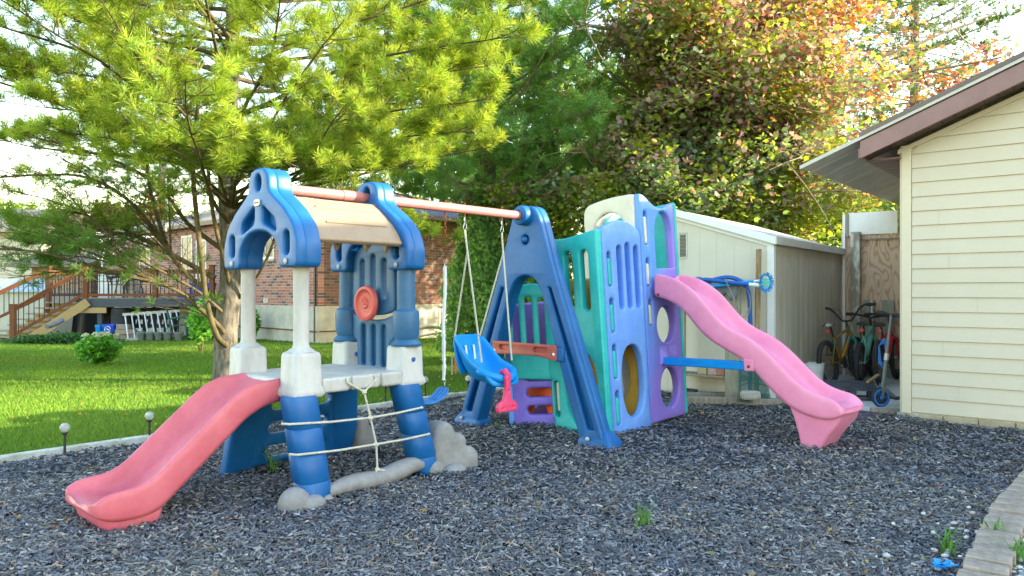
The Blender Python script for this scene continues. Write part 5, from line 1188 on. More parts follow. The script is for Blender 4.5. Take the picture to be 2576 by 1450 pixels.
def post(x, y, z0, z1, nm='railing_post'): return obj(nm, MB().box((x, y, (z0 + z1) / 2), (.135, .135, z1 - z0)).box((x, y, z1 + .012), (.17, .17, .03)), M['deckred'], dk)
def rail(a, b, h=.86, low=.09):
    a = Vector(a); b = Vector(b); u = Vector((0, 0, 1)); mb = MB().bar(a + u * h, b + u * h, .14, .04).bar(a + u * (h - .07), b + u * (h - .07), .04, .09).bar(a + u * low, b + u * low, .04, .09); ro = obj('railing', mb, M['deckred'], dk)
    n = int((b - a).length / .125); mb = MB()
    for i in range(1, n): p = a.lerp(b, i / n); mb.box(p + u * (h + low) / 2, (.018, .018, h - low - .04))
    obj('baluster', mb, M['black'], ro)
X = lambda px, Y=DY: (px - 1288) / 1900 * Y
for px in (214, 389, 532): post(X(px), DY + .05, DZ - .1, DZ + 1.0)
rail((X(216), DY + .05, DZ), (X(387), DY + .05, DZ)); rail((X(391), DY + .05, DZ), (X(530), DY + .05, DZ))
post(X(257, DY + 3.4), DY + 3.4, DZ, DZ + 1.0); 
post(X(122, DY + 1.0), DY + 1.0, DZ - .6, DZ + .98); rail((X(124, DY + 1), DY + 1.0, DZ), (X(257, DY + 3.4), DY + 3.4, DZ))
# stairs go down to the left
bx, by_ = X(33, 22.4), 22.4; bz = gz(0, 22) - .0
post(bx, by_, bz - .05, bz + 1.03, 'newel_post')
ns = 7; mb = MB(); ri = MB()
for i in range(ns):
    f = (i + .5) / ns; z = DZ - (DZ - bz) * (i + 1) / (ns + 0.) + .02; xa = xl - .15 - (xl - bx + .1) * (i + .2) / ns
    ya = DY - .1 - .8 * f
    mb.box((xa - .62, ya + .85, z), (1.75, .36, .045), rz=-.5); ri.box((xa - .62, ya + 1.0, z - .09), (1.7, .03, .13), rz=-.5)
obj('step', mb, M['step'], dk, .004); obj('riser', ri, M['stringer'], dk)
a = Vector((xl + .35, DY - .12, DZ - .12)); b = Vector((bx + .5, by_ + .02, bz + .02))
obj('stringer', MB().bar(a, b, .05, .26), M['stringer'], dk)
obj('cross_beam', MB().box((X(228), DY - .03, DZ - .38), (1.0, .06, .17)), M['stringer'], dk)
def srail(a, b, nm='stair_railing'):
    a = Vector(a); b = Vector(b); u = Vector((0, 0, 1)); mb = MB().bar(a + u * .93, b + u * .93, .14, .04).bar(a + u * .86, b + u * .86, .04, .09).bar(a + u * .12, b + u * .12, .04, .09); ro = obj(nm, mb, M['deckred'], dk); n = int((b - a).length / .15); mb = MB()
    for i in range(1, n): p = a.lerp(b, i / n); mb.box(p + u * .5, (.018, .018, .78))
    obj('baluster', mb, M['black'], ro)
srail((X(212), DY, DZ), (bx, by_, bz)); srail((X(120, DY + 1), DY + 1.0, DZ), (X(-55, 24), 23.6, bz + .05))
# things on and under the deck
tagit(obj('storage_cabinet', MB().box((X(303, 25), 25., DZ + .38), (1.15, .6, .76)).box((X(303, 25), 24.69, DZ + .38), (.01, .01, .7)), M['white'], bevel=.02), 'white cabinet standing on the deck behind the railing', 'cabinet')
pt_ = empty('patio_table', 'grey metal patio table on the deck', 'table', (X(325, 24.3), 24.3, DZ)); mb = MB()
for a in range(4): mb.tube([(.5 * math.cos(a * 1.57 + .8), .4 * math.sin(a * 1.57 + .8), 0), (.3 * math.cos(a * 1.57 + .8), .3 * math.sin(a * 1.57 + .8), .68)], .02, 6)
obj('leg', mb, M['slate'], pt_); obj('tabletop', MB().lathe([(.6, .68), (.62, .69), (.6, .71), (.01, .71)], n=24), M['alu'], pt_)
def chair(loc, rz, mt, lab, grp):
    t = empty('patio_chair', lab, 'chair', loc, rz, grp)
    fr = MB()
    for s_ in (-1, 1):
        fr.tube(smooth([(.25, s_ * .26, 0), (.22, s_ * .27, .35), (.2, s_ * .28, .62), (.05, s_ * .28, .66), (-.2, s_ * .27, .62), (-.24, s_ * .25, .5)]), .022, 7)
        fr.tube([(-.2, s_ * .24, 0), (-.2, s_ * .24, .4), (-.32, s_ * .22, .95)], .022, 7)
    obj('frame', fr, mt, t); mb = MB()
    for i in range(6): mb.box((-.22 + i * .085, 0, .41 + i * .004), (.07, .46, .015))
    obj('seat', mb, mt, t); mb = MB()
    for i in range(6): mb.box((-.22 - i * .02, 0, .52 + i * .08), (.015, .44, .055))
    obj('backrest', mb, mt, t); return t
chair((X(295, 24.2), 24.2, DZ), .3, M['slate'], 'dark metal patio chair at the left side of the deck table', 'chairs around the deck table'); chair((X(352, 24.2), 24.2, DZ), 2.9, M['slate'], 'dark metal patio chair at the right side of the deck table', 'chairs around the deck table')
def tote(px0, px1, py0, py1, Y, lab, mt, nm='storage_bin', emblem=False):
    x0_, x1_ = X(px0, Y), X(px1, Y); z1, z0 = EYE - (py0 - 733) * Y / 1900, EYE - (py1 - 733) * Y / 1900; w_ = (x1_ - x0_) / 2; mb = MB(); loops = []
    for z, f in ((z0, .86), (z1 - .06, .97), (z1 - .06, 1.0), (z1, 1.0), (z1, .9), (z0 + .05, .8)): loops.append([((x0_ + x1_) / 2 + x, Y + .3 + y, z) for x, y in roundpoly([(-w_ * f, -.22 * f), (w_ * f, -.22 * f), (w_ * f, .22 * f), (-w_ * f, .22 * f)], .03)])
    o_ = obj(nm, mb.loft(loops), mt); tagit(o_, lab, 'bin')
    if emblem:
        m2 = MB(); cx, cz = (x0_ + x1_) / 2, (z0 + z1) / 2 - .02; yy = Y + .068
        for k_ in range(3): m2.tube([(cx + .085 * math.cos(a), yy, cz + .085 * math.sin(a)) for a in np.linspace(k_ * 2.094, k_ * 2.094 + 1.7, 8)], .012, 5)
        m2.box((cx, yy + .004, cz), (.09, .01, .03), M=Matrix.Rotation(.5, 4, 'Y')); e_ = obj('emblem', m2, M['white']); e_.parent = o_
    return o_
tote(470, 530, 712, 742, 24.4, 'large bright blue storage bin on the deck near the pine trunk', M['binblue']); tote(440, 475, 738, 752, 24.2, 'low blue bin on the deck floor left of the large bin', M['binblue'])
tote(252, 283, 817, 838, 22.6, 'blue recycling box with white emblem under the deck edge', M['binblue'], 'recycling_box', True); tote(234, 248, 818, 837, 22.9, 'lighter blue box behind the deck post', M['sky_pl'], 'recycling_box')
tagit(obj('dark_tarp', MB().loft([[(X(a, 24.5) + .1 * math.sin(i * 2.1), 24.5 + .15 * math.sin(i * 1.3 + k_), z) for i, a in enumerate((178, 200, 225, 250, 270, 285, 286, 260, 230, 205, 180))] for k_, z in enumerate((GZ - .1, .4, DZ - .06))]), mat('dark tarp', (.008, .01, .02), .5, .4, var=.3)), 'large dark tarp hanging under the deck', 'tarp')
tagit(obj('rain_barrel', MB().lathe([(.001, 0)] + [(.30 + .012 * (i % 2), .05 * i) for i in range(19)] + [(.27, .93), (.001, .93)], (X(306, 23.6), 23.6, GZ - .02), 20), M['black']), 'black ribbed rain barrel under the deck', 'barrel')
# bench frame (dark) under deck
mb = MB()
for i in range(3): mb.box((X(385, 24), 24., .12 + i * .26), (1.7, .05, .12))
for px in (335, 362, 388, 415, 435): mb.box((X(px, 24), 24.04, .4), (.10, .05, 1.1))
for px in (345, 372, 400): mb.bar((X(px, 24), 23.98, .05), (X(px + 14, 24), 23.98, .7), .04, .09)
tagit(obj('lattice_frame', mb, mat('dark frame wood', (.05, .045, .045), .8, .2, var=.3)), 'dark wooden lattice frame stored under the deck', 'frame')
# ladder
ld = empty('ladder', 'aluminium ladder lying on its side under the deck', 'ladder'); a0, a1 = Vector((X(308, 22.6), 22.6, .52)), Vector((X(452, 23.2), 23.2, .62)); b0, b1 = Vector((X(316, 22.3), 22.3, -.22)), Vector((X(466, 22.9), 22.9, -.1))
obj('rail', MB().bar(a0, a1, .03, .075).bar(b0, b1, .03, .075), M['alu'], ld); mb = MB()
for i in range(9): f = (i + .4) / 9; mb.tube([a0.lerp(a1, f), b0.lerp(b1, f)], .022, 7)
obj('rung', mb, M['alu'], ld)
chair((X(448, 22.7), 22.7, gz(0, 22.7)), .4, M['green_pl'], 'dark green resin chair beside the ladder, front one', 'green resin chairs under the deck'); chair((X(480, 22.9), 22.9, gz(0, 22.9)), 2.6, M['green_pl'], 'green resin chair stacked against the pine shrub, rear one', 'green resin chairs under the deck')
fol_l = []
pos_names = ['leftmost', 'second from left', 'middle', 'fourth from left', 'rightmost']
def leafcloud(name, c, rad, n, L, cols, mt, parent=None, lobes=None, seed=1, flat=.6, shell=.5, rot=None):
    r = np.random.default_rng(seed); d = r.normal(size=(n, 3)); d /= np.linalg.norm(d, axis=1, keepdims=True)
    rr = shell + (1 - shell) * r.random(n) ** .6; p = d * rr[:, None] * np.array(rad)
    bump_ = 1 + .18 * np.sin(d[:, 0] * 7 + seed) * np.sin(d[:, 2] * 6 + 2 * seed) + .1 * np.sin(d[:, 1] * 13); p *= bump_[:, None]; p += np.array(c)
    return leaves(name, p, L, cols, mt, parent, r, flat)
LEAF5 = np.array([(0, -.5), (.14, -.3), (.42, -.38), (.36, -.12), (.52, .06), (.25, .12), (.18, .36), (0, .55), (-.18, .36), (-.25, .12), (-.52, .06), (-.36, -.12), (-.42, -.38), (-.14, -.3)])
OVAL = np.array([(0, -.5), (.26, -.2), (.3, .08), (.16, .34), (0, .52), (-.16, .34), (-.3, .08), (-.26, -.2)])
def leaves(name, p, L, cols, mt, parent, r, flat=.6, shape=OVAL, nrm=None):
    n = len(p); N = r.normal(size=(n, 3)) * flat; N[:, 2] += 1 if nrm is None else 0
    if nrm is not None: N += nrm
    N /= np.linalg.norm(N, axis=1, keepdims=True); a = np.cross(N, r.normal(size=(n, 3))); a /= np.linalg.norm(a, axis=1, keepdims=True); b = np.cross(N, a)
    s = L * r.uniform(.65, 1.25, n)[:, None]; k = len(shape)
    V = p[:, None] + a[:, None] * (shape[None, :, 0:1] * s[:, None]) + b[:, None] * (shape[None, :, 1:2] * s[:, None]) + N[:, None] * (-.25 * np.abs(shape[None, :, 0:1]) * s[:, None])
    return np_obj(name, V.reshape(-1, 3), k, mt, parent, tint=cols(n, r, p))
def pal(*c):
    C = np.array(c)
    def f(n, r, p): return C[r.integers(0, len(C), n)] * r.uniform(.75, 1.25, (n, 1))
    return f
for i, px in enumerate((356, 379, 400, 422, 449)):
    Y = 22.2; g = gz(0, Y); t = empty('planter_pot', 'grey pot with sparse seedlings before the ladder, %s of five' % pos_names[i], 'pot', (X(px, Y), Y, g), 0, 'pots in front of the ladder')
    obj('pot', MB().lathe([(.001, 0), (.09, 0), (.135, .19), (.15, .2), (.15, .235), (.135, .235), (.12, .2), (.001, .19)], n=20), M['pot'], t)
    leafcloud('seedling', (0, 0, .28), (.08, .08, .09), 14, .045, pal((.08, .2, .03), (.12, .26, .05)), M['leaf'], t, seed=i + 3)
# stacked blocks behind ladder
q = random.Random(5); k_ = 0
tb = ['bottom', 'lower middle', 'upper middle', 'top']
for row in range(3):
    for col_ in range(4 - row):
        px = 296 + col_ * 17 + row * 4; Y = 22.75; o_ = obj('wall_block', MB().box((X(px, Y) + q.uniform(-.01, .01), Y + q.uniform(-.03, .03), gz(0, Y) + .075 + row * .15), (.195, .2, .145)), M['paver'], bevel=.01)
        tagit(o_, 'grey brown wall block behind the ladder, %s row, number %s from its left end' % (['bottom', 'middle', 'top'][row], ['first', 'second', 'third', 'fourth'][col_]), 'block', 'wall blocks stacked under the deck')
for row in range(3):
    for col_ in range(5 - row * 2):
        px = 1192 + col_ * 12 + row * 12; Y = 19.5; o_ = obj('wall_block', MB().box((X(px, Y) - .35, Y + q.uniform(-.03, .03), gz(0, Y) + .06 + row * .115), (.13, .16, .11)), M['paver'], bevel=.008)
        tagit(o_, 'tan garden block piled by the house beyond the swings, %s row, %s from left' % (['bottom', 'middle', 'top'][row], ['first', 'second', 'third', 'fourth', 'fifth'][col_]), 'block', 'garden blocks piled by the foundation')
for i, (a, m_, b, lab) in enumerate((((1042, 832, 20.5), (1090, 822, 20.5), (1160, 842, 20.), 'longer pale fallen branch on the lawn by the foundation'), ((1050, 848, 20.2), (1110, 838, 20.2), (1190, 840, 20.), 'crooked pale branch lying below the longer one'))):
    tagit(obj('fallen_branch', MB().tube(smooth([P(*a), P(*m_), P(*b)], 4), .03, 7), M['greywood']), lab, 'branch')
# drain hose
tagit(obj('drain_pipe', MB().tube(smooth([P(118, 822, 22), P(140, 815, 22.3), P(157, 806, 22.6)]), .07, 10), M['tarp']), 'grey flexible drain pipe beside the deck stairs', 'pipe')
# clothes dryer
cd = empty('clothes_dryer', 'white rotary clothes line frame standing on the deck', 'clothes line', (X(257, 25), 25., DZ)); mb = MB().tube([(0, 0, 0), (0, 0, 1.75)], .03, 8)
obj('pole', mb, M['white'], cd); arm = MB(); ln = MB(); ends = []
for a in (0.35, 1.92, 3.49, 5.06): e = Vector((1.55 * math.cos(a), 1.55 * math.sin(a), 2.05)); arm.tube([(0, 0, 1.2), e * .5 + Vector((0, 0, .75))], .014, 6).tube([(0, 0, 1.7), e], .016, 6); ends.append(e)
for f in (1., .86, .72, .58, .44):
    for i in range(4): a, b = ends[i], ends[(i + 1) % 4]; A_ = Vector((0, 0, 1.7)).lerp(a, f); B_ = Vector((0, 0, 1.7)).lerp(b, f); ln.tube([A_, (A_ + B_) / 2 - Vector((0, 0, .03)), B_], .009, 4)
obj('arm', arm, M['white'], cd); obj('line', ln, M['white'], cd)
# neighbours
nb = empty('neighbour_house', 'cream clad two storey house at the far left', 'house'); Y = 38.
z0 = -1; zt = EYE + (733 - 585) * Y / 1900
mb = MB(); mb.box((X(-60, Y), Y + 4, (zt + z0) / 2), (X(105, Y) - X(-225, Y), 8, zt - z0)); obj('wall', mb, M['cream_house'], nb)
mb = MB()
for i in range(30): mb.box((X(-60, Y), Y - .012, z0 + .4 + i * .17), (X(105, Y) - X(-225, Y), .03, .012))
obj('siding_line', mb, M['vtrim'], nb)
xa, xb = X(-235, Y), X(125, Y); mb = MB(); mb.add([(xa, Y - .5, zt), (xb, Y - .5, zt), (xb, Y + 8.5, zt), (xa, Y + 8.5, zt), (xa + 2, Y + 4, zt + 1.6), (xb - 1, Y + 4, zt + 1.6)], [(0, 1, 5, 4), (1, 2, 5), (2, 3, 4, 5), (3, 0, 4), (0, 3, 2, 1)]); obj('roof', mb, M['shingle2'], nb)
wg = empty('brick_wing', 'low brick outbuilding with tan eave left of the deck', 'outbuilding'); Y = 33.; ze = EYE + 68 * Y / 1900
obj('wall', MB().box(((X(80, Y) + X(230, Y)) / 2, Y + 3, ze / 2 - .3), (X(230, Y) - X(80, Y), 6, ze + .5)), brickmat('brick wing', (.35, .15, .09), (.46, .24, .15), (.2, .12, .1), (.45, .38, .3)), wg)
obj('roof', MB().add([(X(33, Y), Y - .6, ze), (X(240, Y), Y - .6, ze), (X(240, Y), Y + 6, ze + 1.5), (X(33, Y), Y + 6, ze + 1.5), (X(33, Y), Y - .6, ze - .14), (X(240, Y), Y - .6, ze - .14), (X(240, Y), Y + 6, ze - .14), (X(33, Y), Y + 6, ze - .14)], [(0, 1, 2, 3), (0, 4, 5, 1), (4, 7, 6, 5), (0, 3, 7, 4), (1, 5, 6, 2)]), M['shingle2'], wg)
ms = empty('metal_shed', 'grey metal shed with pale blue sloping roof behind the deck stairs', 'shed'); Y = 27.
obj('wall', MB().box((X(40, Y), Y + 1, .3), (X(112, Y) - X(-60, Y), 2, 1.9)), M['sheds'], ms)
mb = MB(); x0_, x1_ = X(-70, Y), X(122, Y); mb.add([(x0_, Y - .1, EYE - .0), (x1_, Y - .1, EYE - .0), (x1_ - .6, Y + 1.2, EYE + .45), (x0_, Y + 1.2, EYE + .45), (x0_, Y - .1, EYE - .04), (x1_, Y - .1, EYE - .04), (x1_ - .6, Y + 1.2, EYE + .40), (x0_, Y + 1.2, EYE + .40)], [(0, 1, 2, 3), (0, 4, 5, 1), (1, 5, 6, 2), (4, 7, 6, 5)])
for i in range(9): f = i / 9; mb.bar((x0_ + (x1_ - x0_) * f, Y - .1, EYE + .01), (x0_ + (x1_ - .6 - x0_) * f, Y + 1.2, EYE + .46), .03, .02)
obj('roof', mb, mat('blue grey metal', (.30, .36, .42), .4, .5, metal=.4, var=.15), ms)

# ================================================================ VEGETATION
def curve_pts(p0, d, L, n, r, wob=.12, droop=0., up=0.):
    pts = [Vector(p0)]; d = Vector(d).normalized()
    for i in range(n):
        d = (d + Vector((r.gauss(0, wob), r.gauss(0, wob), r.gauss(0, wob * .6) + up / n - droop * i / n / n))).normalized(); pts.append(pts[-1] + d * L / n)
    return pts
def tufts(name, T_, mt, parent, nl, nn, wd, cols, seed, cone=1.25):
    """T_: list of (pos, dir); needle bundles"""
    r = np.random.default_rng(seed); P0 = np.array([t[0][:] for t in T_]); D = np.array([t[1][:] for t in T_]); m = len(P0)
    D /= np.linalg.norm(D, axis=1, keepdims=True) + 1e-9
    p = np.repeat(P0, nn, 0); d = np.repeat(D, nn, 0); n = len(p)
    v = r.normal(size=(n, 3)); v -= d * (v * d).sum(1, keepdims=True); v /= np.linalg.norm(v, axis=1, keepdims=True)
    th = cone * np.sqrt(r.random(n))[:, None]; nd = d * np.cos(th) + v * np.sin(th); nd[:, 2] -= .08
    p = p - d * (r.random(n) ** 1.)[:, None] * nl * .7
    L = nl * r.uniform(.75, 1.15, n)[:, None]; s = np.cross(nd, r.normal(size=(n, 3))); s /= np.linalg.norm(s, axis=1, keepdims=True); s *= wd / 2
    V = np.stack([p - s * .5, p + s * .5, p + nd * L * .6 + s, p + nd * L, p + nd * L * .6 - s], 1).reshape(-1, 3)
    C = cols(m, r, P0); C = np.repeat(C, nn, 0) * r.uniform(.85, 1.15, (n, 1))
    return np_obj(name, V, 5, mt, parent, tint=C)
q = random.Random(21)
# ---------------- the big white pine
TX = G(568, 955, -.04); TX.y = 10.9; TX.x = (568 - 1288) / 1900 * 10.9
pine = empty('pine_tree', 'large white pine with bright yellow green needles and bare lower limbs', 'tree')
def tpx(px, py, Y=10.9): return P(px, py, Y)
tr = MB(); pts = [Vector((TX.x, 10.9, -.12)), tpx(566, 930), tpx(568, 850), tpx(575, 770), tpx(582, 700), tpx(580, 600), tpx(572, 480), tpx(575, 330), tpx(585, 100), tpx(590, -250), tpx(595, -700), tpx(600, -1100)]
tr.tube(smooth(pts, 3), [float(x) for x in np.interp(np.linspace(0, 1, 34), [0, .03, .1, .25, .4, .5, .7, 1], [.23, .185, .165, .16, .16, .135, .11, .03])], 18)
obj('trunk', tr, M['bark'], pine, ang=80)
lim = MB(); twg = MB(); T_ = []     # tuft list
def limb(pp, r0, r1, mb=lim, n=4): pts = smooth(pp, n); mb.tube(pts, [r0 + (r1 - r0) * (i / (len(pts) - 1)) ** .8 for i in range(len(pts))], 8); return pts
L1 = limb([P(572, 850, 10.85), P(545, 815, 10.6), P(500, 775, 10.3), P(440, 728, 10.), P(340, 698, 9.6), P(210, 665, 9.2), P(100, 635, 8.9), P(-60, 622, 8.6)], .040, .013)
L2 = limb([P(570, 870, 10.8), P(545, 845, 10.4), P(520, 760, 10.2), P(505, 640, 10.1), P(494, 540, 10.1), P(486, 440, 10.1), P(492, 330, 10.0), P(505, 200, 9.9)], .044, .028)
L3 = limb([P(578, 720, 10.8), P(562, 650, 10.5), P(540, 560, 10.4), P(525, 450, 10.3), P(532, 330, 10.2), P(560, 180, 10.)], .036, .02)
L4 = limb([P(560, 760, 10.9), P(520, 730, 10.8), P(470, 690, 10.7), P(430, 640, 10.7), P(400, 560, 10.8), P(378, 480, 10.9), P(370, 400, 11.)], .042, .022)
L5 = limb([P(565, 790, 10.8), P(500, 735, 10.4), P(420, 690, 10.1), P(330, 640, 9.9), P(240, 560, 9.8), P(180, 500, 9.7)], .026, .01)
L6 = limb([P(590, 760, 10.9), P(630, 720, 10.8), P(665, 665, 10.7), P(690, 600, 10.6), P(705, 520, 10.6)], .03, .014)
L7 = limb([P(540, 700, 10.8), P(430, 640, 10.8), P(330, 590, 10.9), P(240, 600, 11.), P(140, 618, 11.), P(20, 560, 11.2)], .04, .012)
L8 = limb([P(576, 640, 10.95), P(520, 600, 10.9), P(470, 560, 10.8), P(400, 470, 10.8), P(300, 410, 10.7), P(180, 370, 10.6), P(60, 340, 10.5)], .04, .012)
L9 = limb([P(432, 642, 10.7), P(340, 520, 10.5), P(230, 450, 10.3), P(110, 440, 10.1), P(-40, 450, 10.)], .03, .012)
def twigs(line, dens, Lr, f0, tprob, up=.25, sub=3, r_=.006, side=None):
    """side branches with needle bundles"""
    Ltot = sum((b - a).length for a, b in zip(line[:-1], line[1:])); n = int(Ltot * dens)
    for k in range(n):
        f = f0 + (1 - f0) * q.random(); x = f * (len(line) - 1); i = min(int(x), len(line) - 2); p = line[i].lerp(line[i + 1], x - i); d = (line[i + 1] - line[i]).normalized()
        s_ = d.cross(Vector((0, 0, 1))).normalized() * q.choice((-1, 1)); dd = (d * q.uniform(.3, 1.) + s_ * q.uniform(.5, 1.1) + Vector((0, 0, q.uniform(-.3, .5) + up * .3)))
        L = q.uniform(*Lr) * (1.15 - .6 * f); pts = curve_pts(p, dd, L, 5, q, .13, 0, up); twg.tube(pts, [r_, r_ * .9, r_ * .8, r_ * .6, r_ * .5, r_ * .4], 4, cap=False)
        for m_ in range(sub):
            g = q.uniform(.25, .95); x = g * 5; i = min(int(x), 4); p2 = pts[i].lerp(pts[i + 1], x - i); d2 = (pts[i + 1] - pts[i]).normalized(); s2 = d2.cross(Vector((0, 0, 1))).normalized() * q.choice((-1, 1))
            pt2 = curve_pts(p2, d2 * .8 + s2 * q.uniform(.4, 1) + Vector((0, 0, q.uniform(-.1, .4))), L * q.uniform(.25, .5), 3, q, .15, 0, up); twg.tube(pt2, [r_ * .5, r_ * .4, r_ * .35, r_ * .3], 3, cap=False)
            if q.random() < tprob: T_.append((pt2[-1], (pt2[-1] - pt2[-2]).normalized() + Vector((0, 0, .25))))
            if q.random() < tprob * .6: T_.append((pt2[2], (pt2[-1] - pt2[-2]).normalized() + Vector((0, 0, .25))))
        if q.random() < tprob: T_.append((pts[-1], (pts[-1] - pts[-2]).normalized() + Vector((0, 0, .25)))); 
        if q.random() < tprob: T_.append((pts[4], (pts[-1] - pts[-2]).normalized() + Vector((0, 0, .4))))
for L_, ds, tp in ((L1, 7, .05), (L4, 4, .06), (L5, 8, .05), (L7, 9, .07), (L8, 8, .25), (L9, 9, .20)): twigs(L_, ds * 1.3, (.4, 1.3), .15, tp, up=.0, sub=5, r_=.006)
for e_ in ((30, 600, 9.), (-60, 530, 9.2), (90, 640, 9.3), (0, 470, 9.6), (120, 520, 9.9), (250, 470, 10.2), (60, 560, 10.4), (300, 540, 10.6), (180, 600, 9.4), (420, 450, 10.2), (20, 700, 9.)):
    E_ = P(*e_); s_ = L4[len(L4) // 2] if e_[1] < 560 else L1[len(L1) // 2]; L_ = smooth([s_, s_.lerp(E_, .5) + Vector((0, 0, .12)), E_], 5); lim.tube(L_, [.02, .018, .016, .014, .012, .01, .009, .008, .007, .006, .005][:len(L_)], 5, cap=False); twigs(L_, 9, (.4, 1.), .1, .45 if e_[0] < 100 and e_[1] > 525 and e_[1] < 650 else .09, up=.05, sub=5, r_=.005)
twigs(L6, 5, (.3, .6), .5, .2)
# sunlit crown: whorls of limbs up the trunk
c0 = Vector((TX.x, 10.9, 0))
def axis(z): return Vector((TX.x + .03 * z, 10.9, z))
z = 2.35; wh = 0
while z < 9.5:
    nb_ = 7; off = wh * .7 + .3
    for k in range(nb_):
        a = off + 2 * math.pi * k / nb_ + q.uniform(-.25, .25); reach = (4.3 if z < 5 else 4.3 - (z - 5) * .65) * q.uniform(.8, 1.08)
        if z < 2.8 and math.cos(a) < -.2: continue
        d = Vector((math.cos(a), math.sin(a), .16 + .05 * (z - 3) / 3)); n = 9
        line = curve_pts(axis(z + q.uniform(-.2, .2)), d, reach, n, q, .07, .3, .22); lim.tube(line, [.034 * (1 - .85 * i / n) for i in range(n + 1)], 6, cap=False)
        vis_ = line[-1].y < 13
        twigs(line, 6.5 if vis_ else 4, (.5, 1.15), .25, .92 if vis_ else .8, up=.45, sub=4, r_=.006)
    z += .52; wh += 1
# long low boughs reaching to the right and to the left
for e in ((1235, 250, 8.7), (1180, 330, 8.9), (1080, 420, 9.2), (940, 430, 8.9), (1300, 90, 8.8), (760, 420, 8.3), (620, 430, 8.4), (30, 260, 8.9), (150, 330, 8.6), (330, 400, 8.5), (-40, 160, 9.2), (480, 380, 8.2), (1130, 640, 11.6), (1060, 590, 11.)):
    E = P(*e); s0 = axis(E.z - .5 if E.z > 2.9 else 2.4); mid = s0.lerp(E, .5) + Vector((0, 0, .25)); line = smooth([s0, mid, E], 5); lim.tube(line, [.03 * (1 - .85 * i / (len(line) - 1)) for i in range(len(line))], 6, cap=False)
    twigs(line, 7, (.45, 1.0), .35, .92, up=.4, sub=5)
obj('limb', lim, M['limb'], pine, ang=80)
obj('twig', twg, M['limb'], pine, ang=180, recalc=False)
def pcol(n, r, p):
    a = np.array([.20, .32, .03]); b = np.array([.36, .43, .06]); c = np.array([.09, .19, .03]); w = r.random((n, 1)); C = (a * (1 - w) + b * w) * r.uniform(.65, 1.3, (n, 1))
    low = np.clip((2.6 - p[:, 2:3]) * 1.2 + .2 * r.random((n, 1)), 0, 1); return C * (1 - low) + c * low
print('tufts', len(T_))
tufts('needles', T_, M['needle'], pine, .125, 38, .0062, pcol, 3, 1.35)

# ---------------- other conifers
def conifer(label, base, H, Rr, z0, nw, seed, col, nl=.06, nn=14, wd=.01, tn=9, droop=.3, trunk_r=.2, name='spruce_tree', shape=1., up=.0, sub=4):
    global q, twg, T_
    t = empty(name, label, 'tree', base); q0, q = q, random.Random(seed); tw0, twg = twg, MB(); T0, T_ = T_, []
    obj('trunk', MB().tube([(0, 0, -.2), (0, 0, H * .5), (0, 0, H)], [trunk_r, trunk_r * .6, .02], 10), M['bark'], t)
    z = z0; k0_ = 0
    while z < H * .98:
        f = (z - z0) / (H - z0); rr = Rr * (1 - f) ** shape + .15
        for k in range(nw):
            a = k0_ + 2 * math.pi * k / nw + q.uniform(-.2, .2); line = curve_pts((0, 0, z), (math.cos(a), math.sin(a), .1 - droop * .5), rr * q.uniform(.8, 1.1), 6, q, .06, 0, up); twg.tube(line, [.03 * (1 - .8 * i / 6) for i in range(7)], 4, cap=False)
            twigs(line, tn, (.3 * min(1, rr), .75 * min(1.4, rr)), .15, .95, up=up, sub=sub, r_=.006)
        z += (H - z0) / 18; k0_ += .9
    obj('branch', twg, M['limb2'] if name != 'cedar_tree' else M['limb'], t, ang=180, recalc=False)
    print(name, len(T_)); tufts('needles', T_, M['needle'], t, nl, nn, wd, col, seed)
    q = q0; twg = tw0; T_ = T0; return t
conifer('second pine with soft blue green needles between the big pine and the maple', (-.5, 15.2, -.12), 11.5, 3.7, 2.9, 7, 31, pal((.15, .32, .10), (.20, .38, .11), (.28, .45, .11)), nl=.14, nn=20, wd=.009, tn=6.5, droop=-.2, trunk_r=.25, name='pine_tree', shape=.5, up=.2, sub=5)
conifer('dark conifer standing behind the top left of the big pine', (-19, 41, -.4), 21, 6.5, 7., 6, 33, pal((.035, .10, .05), (.05, .13, .06)), nl=.16, nn=14, wd=.018, tn=4, droop=.1, trunk_r=.25, name='pine_tree', shape=.8, sub=4)
conifer('tall spruce with drooping sprays rising behind the maple at the right', (11.2, 21, 0), 15.5, 3.6, 3., 6, 35, pal((.10, .17, .05), (.15, .22, .06)), nl=.075, nn=12, wd=.016, tn=8, droop=.1, up=.25, trunk_r=.2, sub=5)
def cedar(label, base, H, Rr, seed, cols, n=9000, L=.10):
    t = empty('cedar_tree', label, 'tree', base); r = np.random.default_rng(seed)
    obj('trunk', MB().tube([(0, 0, -.2), (.05, 0, H * .5), (0, 0, H * .95)], [.12, .08, .02], 8), M['limb'], t)
    z = H * (.06 + .94 * r.random(n) ** 1.15); a = r.random(n) * 6.283; prof = np.sin(np.clip((1 - z / H) * 1.35 + .12, 0, 1.57)) ; rad = Rr * prof * (1 + .22 * np.sin(a * 5 + z * 1.7) + .15 * np.sin(z * 5 + a * 2)) * (.35 + .65 * r.random(n) ** .45)
    p = np.stack([rad * np.cos(a), rad * np.sin(a), z], 1); nr = np.stack([np.cos(a), np.sin(a), .2 + 0 * a], 1)
    sp_ = np.array([(0, -.5), (.16, -.1), (.34, .1), (.12, .12), (.2, .42), (0, .3), (-.12, .55), (-.14, .15), (-.36, .2), (-.15, -.1)])
    leaves('foliage', p, L, cols, M['leaf'], t, r, .7, sp_, nr); return t
cp = pal((.09, .20, .06), (.13, .26, .07), (.18, .33, .08), (.24, .38, .08))
cedar('dark green cedar against the house beyond the swings', (-.6, 14.2, -.1), 3.5, .75, 41, cp, 14000, .11)
cedar('second dark cedar just behind the blue swing frame', (.55, 14.6, -.1), 4.6, 1.0, 42, cp, 20000, .11)
